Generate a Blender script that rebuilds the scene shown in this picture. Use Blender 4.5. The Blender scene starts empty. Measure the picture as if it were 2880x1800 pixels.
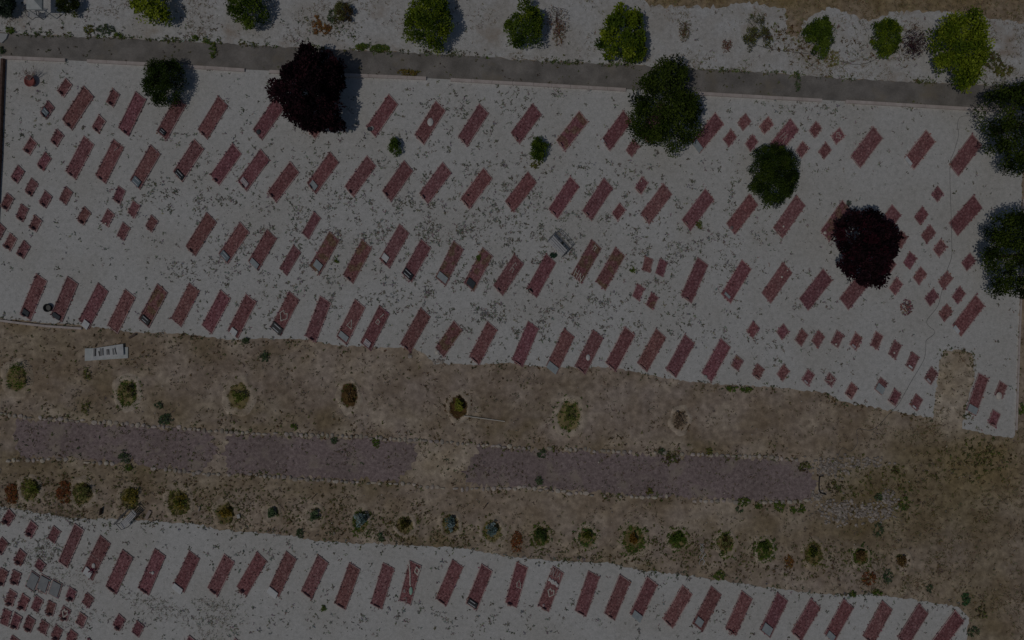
import bpy, math, random
from mathutils import Vector, noise

random.seed(7)
R = math.radians
scene = bpy.context.scene

# ------------------------------------------------------------------ camera, sky, sun
H = 38.4                                    # flying height in metres
cam_d = bpy.data.cameras.new("camera")
cam_d.sensor_width = 36.0
cam_d.lens = 36.0 * H / 57.6
cam_d.clip_end = 2000
cam = bpy.data.objects.new("camera", cam_d)
cam.location = (0, 0, H)
scene.collection.objects.link(cam)
scene.camera = cam

SUN_EL, SUN_AZ = 62.0, 216.0                # azimuth measured anticlockwise from +X
sdir = Vector((math.cos(R(SUN_EL)) * math.cos(R(SUN_AZ)), math.cos(R(SUN_EL)) * math.sin(R(SUN_AZ)), math.sin(R(SUN_EL))))
w = bpy.data.worlds.new("World")
scene.world = w
w.use_nodes = True
nt = w.node_tree
sky = nt.nodes.new("ShaderNodeTexSky")
sky.sky_type = 'NISHITA'
sky.sun_disc = False
sky.sun_elevation = R(SUN_EL)
sky.sun_rotation = math.atan2(sdir.x, sdir.y)
nt.links.new(sky.outputs[0], nt.nodes["Background"].inputs[0])
nt.nodes["Background"].inputs[1].default_value = 0.11
sl = bpy.data.lights.new("sun", 'SUN')
sl.energy = 3.8
sl.angle = R(0.5)
sl.color = (1.0, 0.95, 0.885)
so = bpy.data.objects.new("sun", sl)
so.rotation_euler = sdir.to_track_quat('Z', 'Y').to_euler()
scene.collection.objects.link(so)
scene.view_settings.view_transform = 'Standard'
scene.view_settings.look = 'None'
scene.view_settings.exposure = -3.0
scene.view_settings.gamma = 1

# ------------------------------------------------------------------ helpers
P = 50.0
def W(x, y, z=0.0):
    """a spot on the ground, read off the 2880 x 1800 survey picture at 50 px per metre"""
    return Vector(((x - 1440) / P, (900 - y) / P, z))

ORIGIN = {}                                 # where the thing that a part belongs to stands
class MB:
    def __init__(s):
        s.v = []; s.f = []; s.c = []; s.col = (1, 1, 1)
    def add(s, verts, faces, col=None):
        b = len(s.v)
        s.v += [tuple(p) for p in verts]
        s.c += [col or s.col] * len(verts)
        s.f += [tuple(i + b for i in f) for f in faces]
    def prism(s, poly, z0, z1, col=None, taper=0.0):
        n = len(poly)
        cx = sum(p[0] for p in poly) / n; cy = sum(p[1] for p in poly) / n
        top = [(p[0] + (cx - p[0]) * taper, p[1] + (cy - p[1]) * taper, z1) for p in poly]
        s.add([(p[0], p[1], z0) for p in poly] + top,
              [tuple(range(n, 2 * n)), tuple(range(n - 1, -1, -1))] + [(i, (i + 1) % n, n + (i + 1) % n, n + i) for i in range(n)], col)
    def beam(s, a, b, wd, z0, z1, col=None):
        a = Vector(a[:2]); b = Vector(b[:2]); d = (b - a).normalized() * 1.0
        n = Vector((-d.y, d.x)) * wd / 2
        s.prism([(a - n), (b - n), (b + n), (a + n)], z0, z1, col)
    def tube(s, pts, r, seg=6, col=None, r1=None):
        pts = [Vector(p) for p in pts]
        n = len(pts); rings = []
        for i, p in enumerate(pts):
            d = (pts[min(i + 1, n - 1)] - pts[max(i - 1, 0)]).normalized()
            u = d.cross(Vector((0, 0, 1)))
            if u.length < 1e-3: u = Vector((1, 0, 0))
            u.normalize(); v = d.cross(u)
            rr = r if r1 is None else r + (r1 - r) * i / (n - 1)
            rings += [p + (u * math.cos(2 * math.pi * k / seg) + v * math.sin(2 * math.pi * k / seg)) * rr for k in range(seg)]
        fs = [(i * seg + k, i * seg + (k + 1) % seg, (i + 1) * seg + (k + 1) % seg, (i + 1) * seg + k) for i in range(n - 1) for k in range(seg)]
        fs += [tuple(range(seg - 1, -1, -1)), tuple(range((n - 1) * seg, n * seg))]
        s.add(rings, fs, col)
    def lathe(s, c, prof, seg=20, sy=1.0, col=None):
        vs = [(c[0] + r * math.cos(2 * math.pi * k / seg), c[1] + r * sy * math.sin(2 * math.pi * k / seg), c[2] + z) for r, z in prof for k in range(seg)]
        fs = [(i * seg + k, i * seg + (k + 1) % seg, (i + 1) * seg + (k + 1) % seg, (i + 1) * seg + k) for i in range(len(prof) - 1) for k in range(seg)]
        s.add(vs, fs, col)
    def blob(s, c, rx, ry, rz, col=None, jit=0.18, rng=random, seg=7):
        vs = [(c[0], c[1], c[2] - rz * .3)]
        rot = rng.random() * 6.28
        for el, zz in ((-0.25, 1), (0.35, 1), (0.95, 1)):
            for k in range(seg):
                a = rot + 2 * math.pi * (k + rng.random() * .35) / seg
                q = math.cos(el) * (1 + rng.uniform(-jit, jit))
                vs.append((c[0] + rx * q * math.cos(a), c[1] + ry * q * math.sin(a), c[2] + rz * math.sin(el) * (1 + rng.uniform(-jit, jit))))
        vs.append((c[0], c[1], c[2] + rz))
        fs = [(0, 1 + (k + 1) % seg, 1 + k) for k in range(seg)]
        for rrow in range(2):
            b = 1 + rrow * seg
            fs += [(b + k, b + (k + 1) % seg, b + seg + (k + 1) % seg, b + seg + k) for k in range(seg)]
        b = 1 + 2 * seg
        fs += [(b + k, b + (k + 1) % seg, 1 + 3 * seg) for k in range(seg)]
        s.add(vs, fs, col)
    def leaf(s, p, d, u, ln, wd, col=None):
        """pointed four-cornered leaf from p along d, u is its width direction"""
        s.add([p, p + d * ln * .45 + u * wd / 2, p + d * ln, p + d * ln * .45 - u * wd / 2], [(0, 1, 2, 3)], col)
    def build(s, name, mat, parent=None, smooth=False):
        me = bpy.data.meshes.new(name)
        org = ORIGIN.get(parent.name, parent.location) if parent is not None else None
        vs = s.v if org is None else [(p[0] - org[0], p[1] - org[1], p[2] - org[2]) for p in s.v]
        me.from_pydata(vs, [], s.f)
        ca = me.color_attributes.new("Col", 'FLOAT_COLOR', 'POINT')
        flat = []
        for c in s.c: flat += [c[0], c[1], c[2], 1.0]
        ca.data.foreach_set("color", flat)
        if smooth: me.polygons.foreach_set("use_smooth", [True] * len(me.polygons))
        me.materials.append(mat)
        me.update()
        o = bpy.data.objects.new(name, me)
        scene.collection.objects.link(o)
        if parent is not None:
            o.parent = parent
            ORIGIN[o.name] = Vector(org)
        return o

def tag(o, label=None, cat=None, group=None, kind=None):
    if label: o["label"] = label
    if cat: o["category"] = cat
    if group: o["group"] = group
    if kind: o["kind"] = kind
    return o

def empty(name, loc, label, cat, group=None):
    o = bpy.data.objects.new(name, None)
    o.location = loc
    o.empty_display_size = 0.2
    scene.collection.objects.link(o)
    return tag(o, label, cat, group)

ORD = "first second third fourth fifth sixth seventh eighth ninth tenth eleventh twelfth thirteenth fourteenth fifteenth sixteenth seventeenth eighteenth nineteenth twentieth".split()
def ordinal(i):
    if i < 20: return ORD[i]
    t = {2: "twenty", 3: "thirty"}[(i + 1) // 10]
    return t + "-" + ORD[(i + 1) % 10 - 1] if (i + 1) % 10 else {30: "thirtieth"}[i + 1]

# ------------------------------------------------------------------ materials
def mat(name, colors, scale=8.0, rough=0.9, attr=False, detail=4.0, cell=None, bump=0.0, bscale=30.0, spec=0.2, var=None, lay=None):
    """colors: ramp stops over a noise; cell=(scale, amount) per-stone brightness; attr multiplies the Col attribute"""
    m = bpy.data.materials.new(name)
    m.use_nodes = True
    n = m.node_tree.nodes; l = m.node_tree.links
    b = n["Principled BSDF"]
    b.inputs["Roughness"].default_value = rough
    b.inputs["Specular IOR Level"].default_value = spec
    tc = n.new("ShaderNodeTexCoord")
    nz = n.new("ShaderNodeTexNoise"); nz.inputs["Scale"].default_value = scale; nz.inputs["Detail"].default_value = detail
    l.new(tc.outputs["Object"], nz.inputs["Vector"])
    rp = n.new("ShaderNodeValToRGB")
    e = rp.color_ramp.elements
    k = len(colors)
    for i, c in enumerate(colors):
        pos = 0.5 if k == 1 else 0.32 + 0.36 * i / (k - 1)
        el = e[i] if i < 2 else e.new(pos)
        el.position = pos; el.color = (*c, 1)
    if k == 1: e.remove(e[1])
    l.new(nz.outputs["Fac"], rp.inputs[0])
    out = rp.outputs[0]
    def mul(a, bsock):
        mx = n.new("ShaderNodeMix"); mx.data_type = 'RGBA'; mx.blend_type = 'MULTIPLY'
        mx.inputs[0].default_value = 1.0
        l.new(a, mx.inputs[6]); l.new(bsock, mx.inputs[7])
        return mx.outputs[2]
    if cell:
        vo = n.new("ShaderNodeTexVoronoi"); vo.inputs["Scale"].default_value = cell[0]
        l.new(tc.outputs["Object"], vo.inputs["Vector"])
        sp = n.new("ShaderNodeSeparateColor"); l.new(vo.outputs["Color"], sp.inputs[0])
        mr = n.new("ShaderNodeMapRange"); mr.inputs[3].default_value = 1 - cell[1]; mr.inputs[4].default_value = 1 + cell[1] * .6
        l.new(sp.outputs[0], mr.inputs[0])
        cb = n.new("ShaderNodeCombineColor")
        for i in range(3): l.new(mr.outputs[0], cb.inputs[i])
        out = mul(out, cb.outputs[0])
    if var:                                  # slow mottling: (scale, colour)
        n2 = n.new("ShaderNodeTexNoise"); n2.inputs["Scale"].default_value = var[0]; n2.inputs["Detail"].default_value = 5
        l.new(tc.outputs["Object"], n2.inputs["Vector"])
        r2 = n.new("ShaderNodeValToRGB")
        r2.color_ramp.elements[0].position = 0.38; r2.color_ramp.elements[0].color = (*var[1], 1)
        r2.color_ramp.elements[1].position = 0.58; r2.color_ramp.elements[1].color = (1, 1, 1, 1)
        l.new(n2.outputs["Fac"], r2.inputs[0])
        out = mul(out, r2.outputs[0])
    if lay:                                  # (scale, colour, low, high): drifted dust or soil
        n3 = n.new("ShaderNodeTexNoise"); n3.inputs["Scale"].default_value = lay[0]; n3.inputs["Detail"].default_value = 9; n3.inputs["Roughness"].default_value = .65
        l.new(tc.outputs["Object"], n3.inputs["Vector"])
        m3 = n.new("ShaderNodeMapRange"); m3.inputs[1].default_value = lay[2]; m3.inputs[2].default_value = lay[3]
        l.new(n3.outputs["Fac"], m3.inputs[0])
        mx = n.new("ShaderNodeMix"); mx.data_type = 'RGBA'; mx.inputs[7].default_value = (*lay[1], 1)
        l.new(m3.outputs[0], mx.inputs[0]); l.new(out, mx.inputs[6]); out = mx.outputs[2]
    if attr:
        at = n.new("ShaderNodeAttribute"); at.attribute_name = "Col"
        out = mul(out, at.outputs["Color"])
    l.new(out, b.inputs["Base Color"])
    if bump:
        bn = n.new("ShaderNodeTexNoise"); bn.inputs["Scale"].default_value = bscale; bn.inputs["Detail"].default_value = 3
        l.new(tc.outputs["Object"], bn.inputs["Vector"])
        bp = n.new("ShaderNodeBump"); bp.inputs["Strength"].default_value = bump; bp.inputs["Distance"].default_value = 0.03
        l.new(bn.outputs["Fac"], bp.inputs["Height"]); l.new(bp.outputs[0], b.inputs["Normal"])
    return m

M = {}
M['dirt'] = mat("dirt", [(.80, .77, .745), (1.07, 1.05, 1.03), (1.42, 1.40, 1.38)], 2.8, attr=True, detail=10, bump=.6, bscale=12, cell=(13, .10), var=(.45, (.80, .765, .70)))
M['white_gravel'] = mat("white_gravel", [(.605, .60, .575), (.675, .67, .645), (.715, .70, .68)], 4.0, cell=(17, .10), bump=.25, bscale=26, detail=6, var=(.28, (.93, .915, .89)))
M['dusty_gravel'] = mat("dusty_gravel", [(.58, .575, .56), (.66, .655, .64), (.71, .70, .69)], 4.0, cell=(17, .12), bump=.3, bscale=26, detail=6, var=(.5, (.88, .85, .81)), lay=(.42, (.42, .34, .27), .56, .74))
M['mauve_gravel'] = mat("mauve_gravel", [(.275, .21, .205), (.35, .27, .26), (.44, .35, .335)], 5.0, cell=(16, .20), bump=.7, bscale=22, detail=6, var=(.35, (.86, .86, .84)), lay=(.6, (.43, .36, .29), .52, .68))
M['asphalt'] = mat("asphalt", [(.235, .218, .20), (.295, .272, .25), (.355, .328, .30)], 1.1, cell=(20, .12), bump=.4, bscale=30, detail=10, var=(.9, (.80, .80, .79)), lay=(.5, (.30, .26, .20), .55, .75))
M['red_gravel'] = mat("red_gravel", [(.235, .095, .10), (.325, .142, .15), (.47, .25, .255)], 9.0, cell=(19, .28), bump=.9, bscale=24, detail=5, attr=True)
M['kerb_stone'] = mat("kerb_stone", [(.56, .48, .44), (.70, .62, .58)], 3.0, detail=6)
M['grave_kerb'] = mat("grave_kerb", [(.40, .27, .26), (.58, .45, .43)], 6.0, attr=True)
M['marker_stone'] = mat("marker_stone", [(.38, .22, .20), (.50, .34, .31)], 9.0)
M['granite'] = mat("granite", [(.015, .018, .022), (.04, .045, .05)], 60, rough=.25, spec=.5, attr=True)
M['marble'] = mat("marble", [(.55, .57, .58), (.72, .72, .71)], 5, rough=.5, attr=True)
M['white_stone'] = mat("white_stone", [(.66, .64, .61), (.84, .82, .79)], 20, attr=True)
M['pebble'] = mat("pebble", [(.54, .47, .41), (.76, .69, .61)], 9, attr=True)
M['leaf'] = mat("leaf", [(.75, .75, .75), (1.15, 1.15, 1.15)], 12, rough=.8, attr=True, spec=.06)
M['bark'] = mat("bark", [(.10, .07, .05), (.22, .17, .13)], 14, bump=.6)
M['twig'] = mat("twig", [(.16, .12, .11), (.30, .24, .22)], 10, attr=True)
M['dry'] = mat("dry_plants", [(.8, .8, .8), (1.1, 1.1, 1.1)], 6, attr=True)
M['iron'] = mat("iron", [(.13, .13, .14), (.20, .20, .21)], 20, rough=.5, spec=.5)
M['grey_wood'] = mat("grey_wood", [(.52, .52, .53), (.66, .66, .66)], 10)
M['sheet'] = mat("white_sheet", [(.50, .54, .53), (.66, .68, .67)], 4, rough=.5)
M['clay'] = mat("clay", [(.32, .09, .08), (.42, .15, .13)], 9)
M['black'] = mat("black_rubber", [(.012, .012, .012), (.03, .03, .03)], 9, rough=.6)
M['paint'] = mat("painted", [(.92, .92, .92), (1, 1, 1)], 8, attr=True, rough=.6)

# ------------------------------------------------------------------ outlines (survey pixels)
ROAD_TOP = [(-400, 70), (0, 92), (100, 98), (340, 107), (640, 122), (720, 127), (980, 141), (1130, 147), (1400, 161), (1440, 168), (1740, 181), (2160, 205), (2380, 221), (2660, 235), (2880, 243), (3300, 262)]
ROAD_BOT = [(-400, 140), (12, 160), (180, 169), (700, 196), (960, 208), (1200, 220), (1760, 251), (2160, 273), (2310, 281), (2770, 307), (3300, 335)]
GRAVEL_TOP_EDGE = [(1700, -60), (1790, -20), (1809, 0), (1827, 14), (1946, 18), (2020, 22), (2100, 8), (2150, 10), (2165, 18), (2208, 22), (2212, 60), (2212, 95), (2240, 110), (2262, 60), (2300, 38), (2332, 20), (2380, 34), (2428, 53), (2457, 58), (2500, 33), (2600, 32), (2663, 33), (2720, 40), (2800, 53), (2880, 65), (3300, 80)]
UP_BOT = [(-400, 880), (0, 895), (100, 906), (235, 914), (327, 928), (369, 934), (506, 938), (655, 956), (720, 952), (863, 955), (946, 971), (1062, 977), (1166, 980), (1200, 1000), (1226, 1022), (1345, 1026), (1434, 1020), (1470, 1026), (1560, 1036), (1640, 1030), (1738, 1037), (1812, 1050), (1886, 1066), (2005, 1080), (2160, 1088), (2320, 1103), (2368, 1129), (2511, 1156), (2624, 1177), (2632, 1100), (2640, 1030), (2652, 988), (2700, 982), (2735, 994), (2742, 1060), (2722, 1120), (2706, 1205), (2785, 1224), (2852, 1232), (2858, 1180), (2866, 900), (2872, 600), (2880, 310)]
LOW_TOP = [(-400, 1405), (0, 1424), (89, 1438), (214, 1459), (348, 1460), (476, 1469), (536, 1470), (625, 1492), (720, 1497), (827, 1508), (880, 1520), (1018, 1528), (1166, 1534), (1315, 1543), (1434, 1565), (1529, 1576), (1708, 1582), (1797, 1603), (1976, 1624), (2160, 1652), (2309, 1671), (2458, 1671), (2577, 1687), (2696, 1707), (2726, 1738), (2718, 1790), (2712, 2200)]
ROW1 = [(-60, 1158), (0, 1162), (54, 1172), (149, 1178), (268, 1186), (387, 1196), (506, 1204), (625, 1215), (714, 1218), (809, 1223), (988, 1227), (1107, 1235), (1226, 1242), (1345, 1251), (1434, 1257), (1589, 1263), (1738, 1269), (1916, 1275), (2065, 1282), (2154, 1284), (2250, 1294)]
ROW2 = [(24, 1293), (119, 1294), (193, 1293), (262, 1300), (327, 1305), (417, 1314), (506, 1326), (595, 1335), (714, 1336), (809, 1343), (869, 1350), (988, 1356), (1107, 1360), (1196, 1368), (1315, 1375), (1434, 1374), (1470, 1372), (1559, 1381), (1678, 1392), (1767, 1398), (1886, 1397), (1946, 1407), (2065, 1410), (2154, 1414), (2273, 1408)]

def ragged(pts, step=7.0, amp=3.0, seed=0.0, sub=True):
    out = []
    for (x0, y0), (x1, y1) in zip(pts, pts[1:]):
        L = math.hypot(x1 - x0, y1 - y0)
        n = max(1, int(L / step)) if sub else 1
        for i in range(n):
            t = i / n
            x = x0 + (x1 - x0) * t; y = y0 + (y1 - y0) * t
            a = amp * (noise.noise((x * .09, y * .09, seed)) * 1.6 + noise.noise((x * .35, y * .35, seed + 5)) * 1.0)
            nx, ny = -(y1 - y0) / L, (x1 - x0) / L
            out.append((x + nx * a, y + ny * a))
    out.append(pts[-1])
    return out

def sheet(name, poly, z, material):
    import bmesh
    bm = bmesh.new()
    vs = [bm.verts.new(W(x, y, z)) for x, y in poly]
    f = bm.faces.new(vs)
    f.normal_update()
    if f.normal.z < 0: f.normal_flip()
    bmesh.ops.triangulate(bm, faces=[f])
    me = bpy.data.meshes.new(name); bm.to_mesh(me); bm.free()
    me.materials.append(material)
    o = bpy.data.objects.new(name, me)
    scene.collection.objects.link(o)
    return tag(o, kind='structure')

def inside(p, poly):
    x, y = p; c = False; j = len(poly) - 1
    for i in range(len(poly)):
        xi, yi = poly[i]; xj, yj = poly[j]
        if (yi > y) != (yj > y) and x < (xj - xi) * (y - yi) / (yj - yi) + xi: c = not c
        j = i
    return c

# ------------------------------------------------------------------ ground with its own soil colours
TAN = (.42, .355, .295); BROWN = (.33, .27, .21); OLIVE = (.25, .205, .115); MAUVE = (.37, .315, .285); SAND = (.56, .495, .41); STRAW = (.30, .235, .12)
blobs = [  # x, y, rx, ry, colour, strength
    (250, 1000, 420, 110, BROWN, .75), (100, 960, 200, 60, OLIVE, .4), (60, 940, 60, 60, SAND, .5),
    (700, 1080, 300, 90, MAUVE, .7), (1150, 1090, 420, 100, MAUVE, .6), (1750, 1130, 400, 110, MAUVE, .6),
    (500, 1150, 400, 40, OLIVE, .35), (1000, 1030, 200, 40, SAND, .35), (1850, 1180, 120, 60, MAUVE, .5),
    (2300, 1180, 220, 80, BROWN, .6), (2700, 1450, 260, 330, OLIVE, .75), (2560, 1350, 200, 110, OLIVE, .8),
    (2780, 1300, 130, 90, STRAW, .8), (2480, 1430, 130, 90, OLIVE, .7), (2680, 1560, 120, 90, MAUVE, .6),
    (2600, 1380, 60, 60, SAND, .25), (150, 1330, 320, 40, OLIVE, .6), (600, 1370, 500, 40, OLIVE, .45),
    (250, 1390, 350, 60, BROWN, .6), (800, 1420, 250, 60, TAN, .5), (1150, 1440, 300, 60, BROWN, .5), (1300, 1530, 200, 30, OLIVE, .5),
    (1600, 1450, 250, 50, TAN, .6), (1900, 1500, 300, 80, MAUVE, .5), (2250, 1500, 250, 80, OLIVE, .5), (2350, 1600, 250, 60, MAUVE, .5),
    (1250, 1300, 100, 60, SAND, .8), (590, 1300, 60, 50, TAN, .7), (2670, 1080, 70, 130, (.68, .62, .53), 1.0), (1750, 1330, 120, 40, TAN, .5),
    (2000, 1470, 200, 40, SAND, .35), (2690, 1060, 40, 60, BROWN, .4), (2650, 1640, 120, 40, SAND, .5),
    (2870, 1650, 40, 200, MAUVE, .6), (2760, 1720, 60, 150, OLIVE, .7),
    (2100, -20, 500, 60, STRAW, .95), (2600, -20, 500, 75, STRAW, .95), (2400, 10, 60, 40, BROWN, .8), (2880, 30, 150, 40, BROWN, .5),
    (20, 50, 40, 40, BROWN, .9), (2890, 900, 22, 800, BROWN, .7), (1650, -20, 200, 30, STRAW, .7),
]
def soil(x, y):
    c = list(TAN)
    if y > 850:
        for k0, sc, bc in ((11.0, .006, OLIVE), (17.0, .008, BROWN), (23.0, .011, SAND), (31.0, .019, MAUVE)):
            k = max(0, min(.65, 1.9 * noise.noise((x * sc, y * sc * 1.5, k0)) + .05))
            c = [a + (b_ - a) * k for a, b_ in zip(c, bc)]
    for bx, by, rx, ry, bc, st in blobs:
        d = ((x - bx) / rx) ** 2 + ((y - by) / ry) ** 2
        if d < 3:
            k = st * math.exp(-d * 1.2) * 1.15
            k *= 0.75 + 0.5 * noise.noise((x * .02, y * .02, 3.3))
            k = max(0, min(1, k))
            c = [a + (b_ - a) * k for a, b_ in zip(c, bc)]
    return tuple(c)
xs = [-400, -200, -100, -60, -42] + [-34 + i * .3 for i in range(228)] + [42, 60, 100, 200, 400]
ys = [-400, -200, -100, -60, -34] + [-24 + i * .3 for i in range(161)] + [34, 60, 100, 200, 400]
g = MB()
for yy in ys:
    for xx in xs:
        g.v.append((xx, yy, 0)); s_ = soil(xx * P + 1440, 900 - yy * P)
        g.c.append(tuple(k * q_ for k, q_ in zip(s_, (1.10, 1.07, 1.02))))
nx = len(xs)
g.f = [(j * nx + i, j * nx + i + 1, (j + 1) * nx + i + 1, (j + 1) * nx + i) for j in range(len(ys) - 1) for i in range(nx - 1)]
tag(g.build("ground", M['dirt']), kind='structure')

rt = ragged(ROAD_TOP, 9, 2.2, 1.0); rb = ragged(ROAD_BOT, 20, .8, 2.0)
sheet("path", rt + rb[::-1], .004, M['asphalt'])
UPPER = [(x, y - 2) for x, y in ROAD_BOT[1:-1]] + [(2880, 312)] + UP_BOT[::-1][1:]
UPPER[0:0] = [(-400, 141)]
up_poly = [(x, y) for x, y in ROAD_BOT[:-1]] + [(2878, 313)] + ragged(UP_BOT, 7, 3.5, 3.0)[::-1][1:]
sheet("white_gravel", up_poly, .008, M['white_gravel'])
top_poly = ragged(ROAD_TOP, 9, 3.0, 1.5) + ragged(GRAVEL_TOP_EDGE, 7, 7, 4.0)[::-1] + [(-400, -60)]
sheet("white_gravel", top_poly, .008, M['dusty_gravel'])
low_poly = ragged(LOW_TOP, 7, 4.0, 6.0) + [(-400, 2200)]
sheet("white_gravel", low_poly, .008, M['white_gravel'])

def between(x0, x1):
    a = [p for p in ROW1 if x0 <= p[0] <= x1]; b = [p for p in ROW2 if x0 <= p[0] <= x1]
    return a, b
for i, poly in enumerate([
    [(44, 1180), (150, 1184), (300, 1192), (420, 1200), (590, 1216), (612, 1260), (592, 1300), (570, 1328), (440, 1312), (340, 1300), (250, 1292), (120, 1288), (60, 1286), (40, 1230)],
    [(642, 1222), (800, 1229), (990, 1234), (1120, 1242), (1165, 1250), (1172, 1290), (1140, 1330), (1120, 1352), (980, 1350), (820, 1338), (700, 1330), (640, 1330), (628, 1280)],
    [(1352, 1258), (1500, 1266), (1740, 1277), (1916, 1281), (2150, 1291), (2250, 1298), (2280, 1328), (2300, 1352), (2286, 1384), (2268, 1402), (2160, 1408), (1950, 1400), (1780, 1392), (1560, 1374), (1430, 1368), (1330, 1366), (1300, 1330), (1330, 1290)]]):
    sheet("gravel_path", ragged(poly + poly[:1], 6, 11, 10.0 + i)[:-1], .004, M['mauve_gravel'])

# ------------------------------------------------------------------ kerbs and edgings
def kerb(pts, wd, h, material, label=None, name="kerb"):
    mb = MB()
    pts = [W(*p) for p in pts]
    for a, b in zip(pts, pts[1:]):
        n = max(1, int((b - a).length / 1.0))
        for i in range(n):
            p = a.lerp(b, i / n); q = a.lerp(b, (i + 1) / n - .012 / max((b - a).length, .1) * 1)
            hh = h + random.uniform(-.004, .004)
            mb.beam(p, q, wd, -.02, hh)
    return tag(mb.build(name, material), kind='structure')
for seg in ([(10, 163), (187, 171)], [(248, 173), (470, 185), (690, 199)], [(760, 203), (985, 213), (1200, 222)], [(1268, 226), (1500, 239), (1760, 254)], [(1860, 259), (1975, 265), (2310, 284)], [(2377, 287), (2765, 310), (2880, 317)]):
    kerb(seg, .17, .13, M['kerb_stone'])
kerb([(0, 901), (60, 909), (130, 917), (232, 924)], .12, .10, M['kerb_stone'])
kerb([(2877, 560), (2872, 800), (2864, 1000), (2857, 1210)], .08, .08, M['kerb_stone'])
kerb([(13, 168), (8, 300), (3, 440), (-8, 640)], .14, .22, mat("brown_block", [(.10, .06, .045), (.17, .11, .09)], 5), name="kerb")

# ------------------------------------------------------------------ graves
A1 = (0, 0); A2 = (720, 0); A3 = (1440, 0); A4 = (2160, 0)
B1 = (0, 450); B2 = (720, 450); B3 = (1440, 450); B4 = (2160, 450)
C1 = (0, 900); C2 = (720, 900); C3 = (1440, 900); C4 = (2160, 900)
D1 = (0, 1350); D2 = (720, 1350); D3 = (1440, 1350); D4 = (2160, 1350)
Z = 2419.0 / 720.0
def cv(tile, x, y): return (tile[0] + x / Z, tile[1] + y / Z)

FOOT = []
def footprint(T, L, wpx):
    vx, vy = T[0] - L[0], T[1] - L[1]
    s = 1.3
    ux, uy = vx, vy / s
    l = math.hypot(ux, uy)
    nx_, ny_ = -uy / l, ux / l
    return (vx, vy), (nx_ * wpx, ny_ * wpx * s)

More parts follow.
